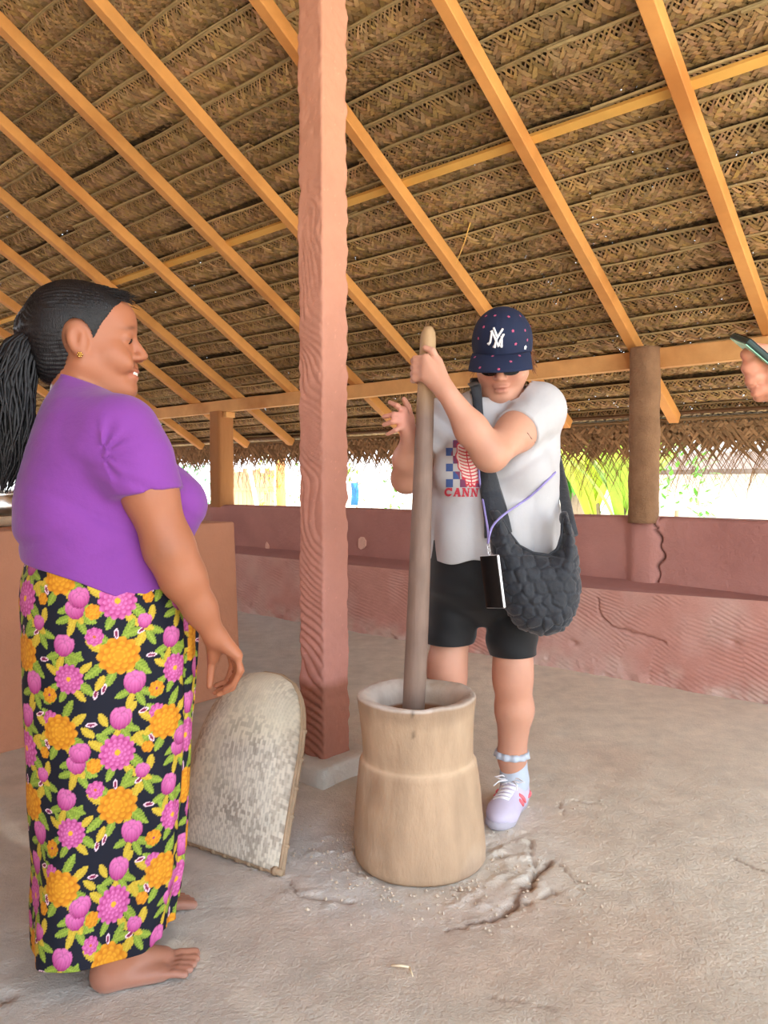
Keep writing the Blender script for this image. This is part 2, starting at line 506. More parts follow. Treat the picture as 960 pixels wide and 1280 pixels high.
# upper wall: front, top, back
ss = np.unique(np.concatenate([np.arange(S0, 1.4, 0.02), np.arange(1.4, 2.05, 0.005), np.arange(2.05, S1, 0.025)]).round(4))
prof = [(WALL_UP_N, z) for z in np.arange(0.50, 0.895, 0.0095)] + [(WALL_UP_N + 0.004, 0.905), (WALL_UP_N + 0.02, 0.911), (WALL_UP_N + 0.12, 0.913), (WALL_UP_N + 0.2, 0.905), (WALL_UP_N + 0.21, 0.85), (WALL_UP_N + 0.22, -0.05)]
V, UC = [], []
for j, (nn, zz) in enumerate(prof):
    q = np.stack([ss, ss * 0 + nn, ss * 0 + zz], 1)
    r = 0.008 * vnoise(q, 3.5, 3)
    if nn == WALL_UP_N:
        # pilasters below the two posts swell out of the plaster
        for sp in (1.79, 5.81):
            r = r + 0.035 * np.exp(-(np.abs(ss - sp) / 0.085) ** 4)
    cxs = 1.695 + 0.014 * math.sin(zz * 24) + 0.010 * math.sin(zz * 61) - (0.9 - zz) * 0.02 + (0.022 * math.sin((zz - 0.86) * 60) if zz > 0.85 else 0)
    ck = np.exp(-((ss - cxs) / (0.0065 + 0.003 * math.sin(zz * 40))) ** 2) * (zz > 0.54) * (nn < WALL_UP_N + 0.03)
    r = r - 0.016 * ck
    u1 = np.clip(vnoise(q + 50, 2.5, 3) * 1.3 + 0.3, 0, 1)[:, None]
    uc = np.array(srgb(178, 128, 119)) * (1 - u1) + np.array(srgb(164, 114, 107)) * u1
    uc = uc * (1 - 0.8 * ck[:, None]) + np.array(srgb(84, 52, 46)) * 0.8 * ck[:, None]
    UC.append(uc)
    V.append(WD * ss[:, None] + ND * (nn - r)[:, None] + np.array([0, 0, 1.0]) * (zz + 0.006 * vnoise(q + 20, 2.0, 2) * (zz > 0.8))[:, None])
V = np.concatenate(V)
up = link('wall_back_upper', mesh_from(V, grid_faces(len(ss), len(prof))[:, ::-1], colors=np.concatenate(UC)), M['clay_top'])
tag(up, 'upper half of the low clay wall, smoother and darker red, cracked below the post', kind='structure')
# scuffs where the plaster has chipped to a pale spot
mchip = mk('chipped_plaster', srgb(222, 178, 160), 0.95, 0.1, 30)
for (px, py, sx, sy) in ((334, 684, 3, 7), (452, 679, 5, 9)):
    r = ray(px, py); p = CC + r * ((WALL_UP_N - 0.006) / (r @ ND))
    mb = MB()
    k = 9
    rad = [rng.uniform(0.7, 1.1) for _ in range(k)]
    ring = [p + WD * math.cos(6.283 * i / k) * rad[i] * sx * p[1] / 960 * 1.4 + np.array([0, 0, math.sin(6.283 * i / k) * rad[i] * sy * p[1] / 960]) - ND * 0.004 for i in range(k)]
    ring2 = [q + ND * 0.014 for q in ring]
    mb.add(ring + ring2, [tuple(range(k)), tuple(range(2 * k - 1, k - 1, -1))] + [(i, i + k, (i + 1) % k + k, (i + 1) % k) for i in range(k)])
    mb.build('plaster_chip', mchip, up)

# ================================================================== POSTS, BEAM, RAFTERS, BATTENS
def rough_prism(s, n, z0, z1, hs, hn, amp, wl, round_=0.25, nseg=28, nz=60, seed=0):
    vs = []
    for z in np.linspace(z0, z1, nz):
        for k in range(nseg):
            a = 2 * math.pi * k / nseg
            c, q = math.cos(a), math.sin(a)
            e = 2 / (1 / round_ if round_ > 0 else 9)
            x = math.copysign(abs(c) ** e, c); y = math.copysign(abs(q) ** e, q)
            p = np.array([s + hs * x, n + hn * y, z])
            d = 1 + amp * float(noise.noise(Vector((p[0] * wl + seed, p[1] * wl, z * wl)))) + amp * 0.6 * float(noise.noise(Vector((p[0] * wl * 3, p[1] * wl * 3 + seed, z * wl * 3))))
            vs.append(SN(s + hs * x * d, n + hn * y * d, z))
    fs = [tuple(f) for f in grid_faces(nseg, nz, True)]
    fs = [f[::-1] for f in fs]
    fs += [tuple(range(nseg)), tuple((nz - 1) * nseg + k for k in range(nseg))[::-1]]
    me = mesh_from(vs, fs)
    bm = bmesh.new(); bm.from_mesh(me); bmesh.ops.recalc_face_normals(bm, faces=bm.faces[:]); bm.to_mesh(me); bm.free()
    return me


o = link('wall_post', rough_prism(1.79, 4.235, 0.88, 1.865, 0.080, 0.080, 0.07, 9, 0.42, seed=2), M['post'])
tag(o, 'round rough brown mud-coated post standing on the wall right of the pounding woman', 'post')
o = link('wall_post', rough_prism(5.81, 4.30, 0.88, 1.76, 0.082, 0.085, 0.03, 6, 0.16, seed=5), M['post_wood'])
tag(o, 'squared brown wooden post on the wall between the purple shirt and the pink pillar', 'post')
# small wooden corbel block beside the far post top
mb = MB()
mb.box(SN(5.70, 4.30, 1.727), WD * 0.028, ND * 0.05, np.array([0, 0, .026]))
o = mb.build('corbel_block', M['beam'], bevel=0.004)
tag(o, 'small pale wood block wedged under the beam at the squared post', 'block')


def timber(name, mat, a, b, u, hu, v, hv, label, cat, group=None, wob=0.004, seed=0, n=14):
    """sawn length from a to b with half-sizes hu along u and hv along v, slightly bowed"""
    a, b = np.asarray(a), np.asarray(b)
    r = np.random.default_rng(seed)
    ph = r.uniform(0, 6.28, 4)
    vs, fs = [], []
    for i in range(n + 1):
        t = i / n
        c = a + (b - a) * t + u * wob * math.sin(3.1 * t + ph[0]) + v * wob * 0.5 * math.sin(4 * t + ph[1])
        su = hu * (1 + 0.05 * math.sin(7 * t + ph[2]))
        ch = min(hu, hv) * 0.12
        for (x, y) in ((-su + ch, -hv), (su - ch, -hv), (su, -hv + ch), (su, hv - ch), (su - ch, hv), (-su + ch, hv), (-su, hv - ch), (-su, -hv + ch)):
            vs.append(c + u * x + v * y)
    for i in range(n):
        for k in range(8):
            k2 = (k + 1) % 8
            fs.append((i * 8 + k, i * 8 + k2, (i + 1) * 8 + k2, (i + 1) * 8 + k))
    fs += [tuple(range(8))[::-1], tuple(n * 8 + k for k in range(8))]
    me = mesh_from(vs, fs, smooth=False)
    bm = bmesh.new(); bm.from_mesh(me); bmesh.ops.recalc_face_normals(bm, faces=bm.faces[:]); bm.to_mesh(me); bm.free()
    o = link(name, me, mat)
    return tag(o, label, cat, group)


UZ = np.array([0, 0, 1.0])
bm_z = (BEAM_LO + BEAM_HI) / 2
timber('wall_beam', M['beam'], SN(-1.2, 4.285, bm_z), SN(1.80, 4.285, bm_z), UZ, 0.052, ND, 0.035, 'pale wall plate beam right of the mud-coated post', 'beam', 'wall plate beams', seed=1)
timber('wall_beam', M['beam'], SN(1.81, 4.285, bm_z - 0.004), SN(13, 4.285, bm_z), UZ, 0.050, ND, 0.035, 'long wall plate beam running left from the mud-coated post to the far end', 'beam', 'wall plate beams', wob=0.006, seed=2)

RAFT = [(0.42, 0), (1.15, 1), (1.88, 2), (2.62, 3), (3.42, 4), (4.11, 5), (4.84, 6), (5.55, 7), (6.23, 8), (7.02, 9), (7.75, 10), (8.5, 11)]
RH = 0.034
rafter_words = {
    1: 'rafter nearest the right edge, passing above the hand with the phone',
    2: 'rafter that runs down to the mud-coated post on the wall',
    3: 'rafter that runs down behind the navy cap',
    4: 'split-looking rafter crossing behind the pillar to the left of the pestle top',
    5: 'rafter that meets the short purlin at the top left corner',
    6: 'second rafter from the top left corner, crossing the beam left of the pillar',
    7: 'rafter above the forehead of the smiling woman, crossing at the squared post',
    8: 'rafter behind the back of the head of the smiling woman',
    9: 'far rafter half hidden behind the black ponytail',
    10: 'farthest rafter but one, low behind the black hair',
    11: 'farthest rafter of all, lowest behind the black ponytail',
}
for s, k in RAFT:
    if k == 0: continue
    t0 = -5.5
    if k == 5: t0 = -3.22
    s2 = s + {1: -0.01, 2: -0.02, 3: 0.0, 4: 0.02, 5: 0.0}.get(k, 0.0)
    timber('rafter', M['rafter'], RP(s2 + rng.uniform(-0.01, 0.01), t0, RH), RP(s, 0.74 + rng.uniform(-0.03, 0.03), RH), WD, 0.030 if k != 4 else 0.027, UPN, RH,
           rafter_words.get(k, 'far rafter hidden behind the purple-shirted person and her hair, beyond the last one seen'), 'rafter', 'roof rafters', wob=0.012, seed=20 + k, n=20)

BT = 0.095
for (t, lab, w) in ((-1.42, 'yellow batten across the middle of the roof, above the rafters', 0.020), (-4.3, 'yellow batten across the high part of the roof', 0.02)):
    timber('batten', M['batten'], RP(-0.5, t, 2 * RH + 0.012), RP(12.5, t + 0.03, 2 * RH + 0.012), DOWN, w, UPN, 0.012, lab, 'batten', 'roof battens', wob=0.01, seed=40, n=30)
timber('purlin', M['rafter'], RP(3.34, -3.26, RH), RP(5.3, -3.22, RH), DOWN, 0.030, UPN, 0.03, 'short orange purlin at the top left corner of the roof', 'purlin', wob=0.004, seed=44)

# ================================================================== THATCH: woven palm-leaf panels, each a part of the ceiling
EXPO = 0.145


def panel_mesh(seed, length=2.0, width=0.46, pitch=0.024, ang=50, slot=0.45, twill=True, lean=1, z0=0.0):
    """one plaited palm-leaf panel: x along the midrib, y down the slope, z out of the roof. Every strip grows from the rib."""
    r = np.random.default_rng(seed)
    n = int(length / pitch)
    V, Fc, C = [], [], []
    # rib: square-ish bar, one ring per leaflet
    rw, rh = 0.0075, 0.006
    bow = r.uniform(-0.008, 0.008)
    def mid(x): return bow * math.sin(x / length * math.pi) + 0.003 * math.sin(9 * x + seed)
    ribc = np.array([0.40, 0.30, 0.14]) * r.uniform(0.8, 1.15)
    for i in range(n + 1):
        x = i * pitch
        tp = 1 - 0.45 * i / n
        y = mid(x)
        for (a, b) in ((-rw, 0), (0, -rh), (rw, 0), (0, rh)):
            V.append((x, y + a * tp, b * tp)); C.append(ribc)
    for i in range(n):
        for k in range(4):
            k2 = (k + 1) % 4
            Fc.append((i * 4 + k, (i + 1) * 4 + k, (i + 1) * 4 + k2, i * 4 + k2))
    c = 1 / math.tan(math.radians(ang))
    dy = pitch / (2 * c)
    base = np.array([0.345, 0.222, 0.096])
    for fam in (0, 1):
        sg = lean if fam == 0 else -lean
        for i in range(n):
            x0 = (i + 0.5) * pitch
            col = base * r.uniform(0.62, 1.35) * np.array([1, r.uniform(0.93, 1.07), r.uniform(0.8, 1.2)])
            if r.random() < 0.12: col = col * np.array([1.25, 1.25, 1.25])
            L = width + r.uniform(-0.02, 0.02)
            m = int(L / dy)
            jit = r.uniform(-0.004, 0.004)
            prev = (i * 4 + 2, (i + 1) * 4 + 2)
            for q in range(1, m + 1):
                y = q * dy
                if fam == 0:
                    wv = pitch * (slot + (0.97 - slot) * min(1, max(0, (y - 0.022) / 0.040)))
                    up = ((i * 2 + q) % 6 < 3) if twill else ((i * 2 + q) % 4 < 2)
                else:
                    wv = pitch * (slot * 0.7 + (0.97 - slot * 0.7) * min(1, max(0, (y - 0.026) / 0.045)))
                    up = not (((i * 2 - q) % 6 < 3) if twill else ((i * 2 - q) % 4 < 2))
                f = min(1, y / 0.03)
                zz = (-0.0032 if up else 0.0032) * f + (0.004 if fam == 1 and y < 0.035 else 0) + r.uniform(-0.0005, 0.0005)
                # curve of the hanging sheet: in towards the room, then out over the next row
                zz += 0.003 + 0.026 * (y / EXPO) - 0.018 * math.sin(math.pi * min(1, y / EXPO))
                xc = x0 + sg * c * y + jit * f
                yy = y + mid(min(max(xc, 0), length)) + 0.0
                xl, xr = min(max(xc - wv / 2, -0.03), length + 0.03), min(max(xc + wv / 2, -0.03), length + 0.03)
                V.append((xl, yy, zz)); V.append((xr, yy, zz + 0.0015))
                shade = col * r.uniform(0.96, 1.04) * (1.0 if y < EXPO + 0.02 else 0.22)   # covered part of each leaf darkened: shade painted behind the gaps
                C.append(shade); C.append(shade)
                k = len(V)
                if xr - xl > 1e-4 or prev[0] < 4 * (n + 1):
                    Fc.append((prev[0], prev[1], k - 1, k - 2))
                prev = (k - 2, k - 1)
    return mesh_from(V, Fc, smooth=False, colors=np.array(C))


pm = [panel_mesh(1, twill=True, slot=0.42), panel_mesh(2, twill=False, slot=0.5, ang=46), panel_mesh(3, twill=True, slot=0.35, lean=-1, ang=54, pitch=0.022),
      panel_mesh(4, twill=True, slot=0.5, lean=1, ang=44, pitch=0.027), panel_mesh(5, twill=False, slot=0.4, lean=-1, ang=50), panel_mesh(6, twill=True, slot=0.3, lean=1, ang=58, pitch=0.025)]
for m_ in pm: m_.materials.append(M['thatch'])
ceiling = empty('ceiling', (0, 0, 0), 'palm-leaf thatch roof of overlapping plaited panels, seen from below', kind='structure')
R3 = Matrix((Vector(-WD), Vector(DOWN), Vector(UPN))).transposed()
TH = 2 * RH + 0.034
t = -3.62
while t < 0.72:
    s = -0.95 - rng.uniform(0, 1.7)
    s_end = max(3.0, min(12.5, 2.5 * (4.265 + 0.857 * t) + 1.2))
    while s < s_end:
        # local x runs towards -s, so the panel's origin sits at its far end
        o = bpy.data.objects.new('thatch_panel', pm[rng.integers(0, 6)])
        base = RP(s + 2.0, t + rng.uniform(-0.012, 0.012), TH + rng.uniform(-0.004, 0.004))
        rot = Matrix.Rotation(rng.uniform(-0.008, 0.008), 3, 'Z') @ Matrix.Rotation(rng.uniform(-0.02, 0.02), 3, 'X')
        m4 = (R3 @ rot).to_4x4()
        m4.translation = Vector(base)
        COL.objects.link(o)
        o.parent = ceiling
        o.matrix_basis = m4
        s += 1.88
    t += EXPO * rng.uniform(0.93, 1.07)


# unseen roof slabs added above and behind the photographer to keep light out
ridge_t = -6.0
rp = RP(0, ridge_t, TH)
back = MB()
DOWN2 = -ND * math.cos(SLOPE) + np.array([0, 0, -math.sin(SLOPE)])
UPN2 = -ND * math.sin(SLOPE) + np.array([0, 0, math.cos(SLOPE)])
for k in range(13):
    c_ = RP(5.0, -3.75 - k * 0.19, TH + 0.05)
    back.box(c_, WD * 7.2, DOWN * 0.14 - UPN * 0.012, UPN * 0.012)
for k in range(26):
    c_ = rp + WD * 5.0 + DOWN2 * (0.1 + k * 0.19)
    back.box(c_, WD * 7.2, DOWN2 * 0.14 + UPN2 * 0.012, UPN2 * 0.012)
o = back.build('ceiling_back_blocker', mk('blocker_thatch', srgb(150, 112, 66), 0.85, 0.3, 6, 0.5, 40), ceiling)
o['kind'] = 'stuff'

# unseen clay wall added behind the photographer to block light from there
mbw = MB(); mbw.box(SN(5.5, -4.2, 1.15), WD * 6.8, ND * 0.12, UZ * 1.25)
o = mbw.build('wall_front_blocker', M['clay_plain'], bevel=0.03)
tag(o, 'plain clay wall added out of view behind the photographer to block light', kind='structure')
mbw = MB(); mbw.box(SN(12.45, 0.1, 1.25), WD * 0.12, ND * 4.25, UZ * 1.35)  # unseen end wall added to darken the left side
o = mbw.build('wall_left_blocker', M['clay_plain'], bevel=0.03)
tag(o, 'plain clay end wall added out of view far to the left to block light', kind='structure')

# ---- eave: panels hanging down at the rafter ends, their leaf tips loose and crossing
def fringe_mesh(seed, length=1.3, h=0.185, pitch=0.028, tail=0.46):
    r = np.random.default_rng(seed)
    n = int(length / pitch)
    V, Fc, C = [], [], []
    for i in range(n + 1):
        for (a, b) in ((-0.008, 0), (0, -0.007), (0.008, 0), (0, 0.007)):
            V.append((i * pitch, a, b)); C.append(np.array([0.26, 0.17, 0.08]))
    for i in range(n):
        for k in range(4):
            k2 = (k + 1) % 4
            Fc.append((i * 4 + k, (i + 1) * 4 + k, (i + 1) * 4 + k2, i * 4 + k2))
    for fam in (0, 1):
        for i in range(n):
            x0 = (i + 0.5) * pitch
            a = math.radians(r.uniform(44, 60))
            sg = 1 if fam == 0 else -1
            col = np.array([0.30, 0.19, 0.09]) * r.uniform(0.6, 1.3)
            hh = h * r.uniform(0.7, 1.15)
            L = hh + tail * r.uniform(0.35, 1.0)
            m = 12
            x, y = x0, 0.0
            prev = (i * 4 + 2, (i + 1) * 4 + 2)
            step = L / m
            curl = r.uniform(-0.9, 0.9)
            zo = r.uniform(-0.02, 0.02)
            for q in range(1, m + 1):
                u = q / m
                aa = a + (curl * 0.5 + 0.35) * max(0, u - hh / L)
                x += sg * step * math.cos(aa); y += step * math.sin(aa)
                w = pitch * (0.92 if y < hh * 0.75 else max(0.30 * (1.2 - u), 0.85 * max(0.0, 1 - (y - hh * 0.75) / 0.12) ** 1.2))
                z = (0.004 if ((i * 2 + q * sg) % 4 < 2) else -0.004) * (1 if y < hh else 0) + zo * max(0, u - 0.4)
                dx, dyv = -math.sin(aa) * w / 2, sg * math.cos(aa) * w / 2
                V.append((x + (w / 2 if y < hh else w / 2 * math.sin(aa)), y, z)); V.append((x - (w / 2 if y < hh else w / 2 * math.sin(aa)), y, z))
                C.append(col); C.append(col)
                k = len(V)
                Fc.append((prev[1], prev[0], k - 2, k - 1))
                prev = (k - 2, k - 1)
    return mesh_from(V, Fc, smooth=False, colors=np.array(C))


fm = [fringe_mesh(61), fringe_mesh(62), fringe_mesh(63, h=0.16, tail=0.50)]
for m_ in fm: m_.materials.append(M['fringe'])
for layer, (toff, drop) in enumerate(((0.80, 0.0), (0.86, 0.02))):
    s = -0.8 - 0.5 * layer
    while s < 12.5:
        o = bpy.data.objects.new('eave_fringe', fm[rng.integers(0, 3)])
        tilt = math.radians(rng.uniform(4, 14))
        ydir = np.array([0, 0, -math.cos(tilt)]) + ND * math.sin(tilt)
        zdir = np.cross(-WD, ydir)
        m4 = Matrix((Vector(-WD), Vector(ydir), Vector(zdir))).transposed().to_4x4()
        m4.translation = Vector(RP(s + 1.3, toff, TH - 0.02 - drop))
        COL.objects.link(o)
        o.parent = ceiling
        o.matrix_basis = m4
        s += rng.uniform(1.1, 1.25)
# fascia lath that holds the fringe
timber('eave_lath', mk('dark_lath', srgb(96, 70, 46), 0.9, 0.2, 9), RP(-0.8, 0.72, 2 * RH + 0.01), RP(13, 0.72, 2 * RH + 0.01), DOWN, 0.012, UPN, 0.008, 'thin dark lath along the eave holding the hanging leaf fringe', 'lath', seed=71)

mb = MB()
a, b = RP(2.42, -1.15, -0.01), RP(2.56, -0.93, -0.02)
pa = CC + ray(588, 278) * 3.45; pb = CC + ray(570, 330) * 3.55
mb.tube([pa, (pa + pb) / 2 + np.array([0.004, 0, 0]), pb], [0.003, 0.0022, 0.0015], 5)
o = mb.build('dangling_leaf_stalk', M['batten'])
tag(o, 'thin pale leaf stalk dangling from the thatch left of the navy cap', 'stalk')

# ================================================================== PINK PILLAR
PC = (G(405, 962)[:2] + np.array([0.0, 0.02]))
PS, PN = PC @ WD[:2], PC @ ND[:2]


def make_pillar():
    hw = 0.066
    nz = 520
    zs = np.linspace(0.02, 1.86 + (WALL_UP_N + 0.02 - PN) * TAN + 0.13, nz)     # up to the underside of the roof
    nseg = 96
    V, C = [], []
    per = []
    for k in range(nseg):      # walk round a square with softly rounded corners
        u = k / nseg * 4
        side, f = int(u), u - int(u)
        x = -1 + 2 * f
        rc = 0.14
        e = max(0, abs(x) - (1 - rc)) / rc
        sh = 1 - rc + rc * math.cos(e * math.pi / 4)
        xx = math.copysign(1 - rc + rc * math.sin(e * math.pi / 4) if e > 0 else abs(x), x)
        per.append({0: (xx, -sh), 1: (sh, xx), 2: (-xx, sh), 3: (-sh, -xx)}[side] + (side, f))
    per = np.array(per)
    A = np.repeat(zs, nseg)
    px, py = np.tile(per[:, 0], nz), np.tile(per[:, 1], nz)
    side, f = np.tile(per[:, 2], nz), np.tile(per[:, 3], nz)
    flare = 1 + 0.10 * np.exp(-A / 0.25)
    pos = np.stack([px * hw, py * hw, A], 1)
    r = 0.004 * vnoise(pos, 9, 3) + 0.0022 * vnoise(pos + 3, 45, 2)
    # combed face: oblique finger grooves on the face turned to the left
    q = np.stack([f * 2 * hw, A], 1)
    q3 = np.stack([q[:, 0], q[:, 1], q[:, 0] * 0], 1)
    ang = math.radians(32) + 0.28 * vnoise(q3 + 40, 3.5, 2)
    ph_ = (q[:, 1] * np.cos(ang) - q[:, 0] * np.sin(ang) + 0.006 * vnoise(q3, 6, 2)) * math.pi / 0.032
    s_ = (1 - np.abs(np.sin(ph_)) ** 0.8) ** 1.3
    fade = np.clip(1.45 - A * 0.72 + 0.7 * vnoise(q3 + 8, 5, 2), 0.0, 1)
    comb_side = COMB_SIDE
    r = r - (side == comb_side) * 0.0115 * fade * (s_ - 0.3) * np.clip(np.minimum(f, 1 - f) * 9, 0, 1)
    edge = np.minimum(f, 1 - f) < 0.1
    r = r + edge * 0.005 * vnoise(pos + 13, 20, 2)
    k = 1 + r / hw
    S = PS + px * hw * k * flare
    Nn = PN + py * hw * k * flare
    V = WD * S[:, None] + ND * Nn[:, None] + np.array([0, 0, 1.0]) * (A - 0.0)[:, None]
    a, b = np.array(srgb(204, 146, 118)), np.array(srgb(200, 142, 132))
    t = np.clip(A / 2.4, 0, 1)[:, None]
    C = b * (1 - t) + a * t
    foot_dark = np.clip((0.36 - A) / 0.04 + 0.6 * vnoise(pos + 21, 14, 2), 0, 1)[:, None]     # the plaster is darker towards the foot
    C = C * (1 - foot_dark) + np.array(srgb(158, 104, 86)) * foot_dark
    fleck = (vnoise(pos + 77, 130, 1) > 0.74)[:, None]
    C = np.where(fleck, C * 1.18, C)
    faces = grid_faces(nseg, nz, True)[:, ::-1]
    me = mesh_from(V, faces, colors=np.clip(C, 0, 1))
    o = link('pillar', me, M['pillar'])
    bm = bmesh.new(); bm.from_mesh(me); bmesh.ops.recalc_face_normals(bm, faces=bm.faces[:]); bm.to_mesh(me); bm.free()
    tag(o, 'square pink clay pillar with one finger-combed face between the two women', 'pillar')


COMB_SIDE = 0
make_pillar()

# pale cement footing that the pillar stands on
fc = PC + np.array([0.02, -0.03])
vs, fs = [], []
bmf = bmesh.new()
bmesh.ops.create_cube(bmf, size=1)
bmesh.ops.subdivide_edges(bmf, edges=bmf.edges[:], cuts=7, use_grid_fill=True)
for v in bmf.verts:
    p = SN(PS + v.co.x * 0.30, PN + v.co.y * 0.30, 0.0)
    z = 0.03 + v.co.z * 0.075
    nz_ = noise.noise(Vector(p) * 9)
    sc = 1 + 0.14 * nz_ - (0.12 if v.co.z > 0.4 else (0.03 if v.co.z > 0.2 else 0))
    c = SN(PS, PN)
    v.co = Vector((c[0] + (p[0] - c[0]) * sc, c[1] + (p[1] - c[1]) * sc, z + 0.006 * nz_))
me = bpy.data.meshes.new('footing'); bmf.to_mesh(me); bmf.free()
me.polygons.foreach_set('use_smooth', np.ones(len(me.polygons), dtype=bool))
o = link('cement_footing', me, M['cement'])
tag(o, 'low pale cement footing under the pink pillar', 'footing')

# ================================================================== CLAY COUNTER behind the smiling woman
n0, n1, s0, s1, zt = 0.2, 2.5, 3.27, 4.05, 0.905
nx, ny, nz = 60, 14, 26
bmc = bmesh.new()
bmesh.ops.create_cube(bmc, size=1)
bmesh.ops.subdivide_edges(bmc, edges=bmc.edges[:], cuts=15, use_grid_fill=True)
bmesh.ops.bevel(bmc, geom=[e for e in bmc.edges if e.calc_face_angle(0) > 1.2], offset=0.012, segments=2, profile=0.6, affect='EDGES')
for v in bmc.verts:
    n_ = n0 + (v.co.x + 0.5) * (n1 - n0)
    s_ = s0 + (v.co.y + 0.5) * (s1 - s0)
    z_ = (v.co.z + 0.5) * zt
    p = SN(s_, n_, z_)
    k = noise.noise(Vector(p) * 3.0)
    flare = 0.05 * math.exp(-z_ / 0.12) if s_ < 3.6 else 0
    v.co = Vector(SN(s_ - flare * (1 if v.co.y < 0 else 0) + 0.012 * k * (abs(v.co.y) > 0.4), n_ + 0.012 * k * (v.co.x > 0.4) + (0.03 * (1 - z_) if v.co.x > 0.4 else 0), z_ + 0.008 * k))
bmesh.ops.recalc_face_normals(bmc, faces=bmc.faces[:])
me = bpy.data.meshes.new('counter'); bmc.to_mesh(me); bmc.free()
me.polygons.foreach_set('use_smooth', np.ones(len(me.polygons), dtype=bool))
o = link('clay_counter', me, M['counter'])
tag(o, 'waist-high brown clay counter behind the woman in the floral skirt', 'counter')

# things standing on the counter at the left edge: a shallow stack of brown baskets and a bright metal pot
pc = W(2, 650, 3.55); pc[2] = zt
mb = MB(); mb.lathe(pc, [(0.12, 0.0), (0.16, 0.012), (0.175, 0.05), (0.165, 0.052), (0.15, 0.02), (0.02, 0.012)], 28)
o = mb.build('shallow_basket', M['tray_rim'], smooth=True); tag(o, 'shallow brown basket on the clay counter behind the ponytail', 'basket')
mb = MB(); mb.lathe(pc + np.array([0, 0, 0.05]), [(0.05, 0.0), (0.08, 0.02), (0.085, 0.06), (0.06, 0.09), (0.055, 0.105), (0.07, 0.115), (0.066, 0.118), (0.048, 0.10), (0.05, 0.08)], 28)
o = mb.build('metal_pot', mk('bright_metal', (0.8, 0.8, 0.8), 0.3, 0.05, metal=1.0), smooth=True); tag(o, 'small bright metal pot standing in the shallow basket', 'pot')

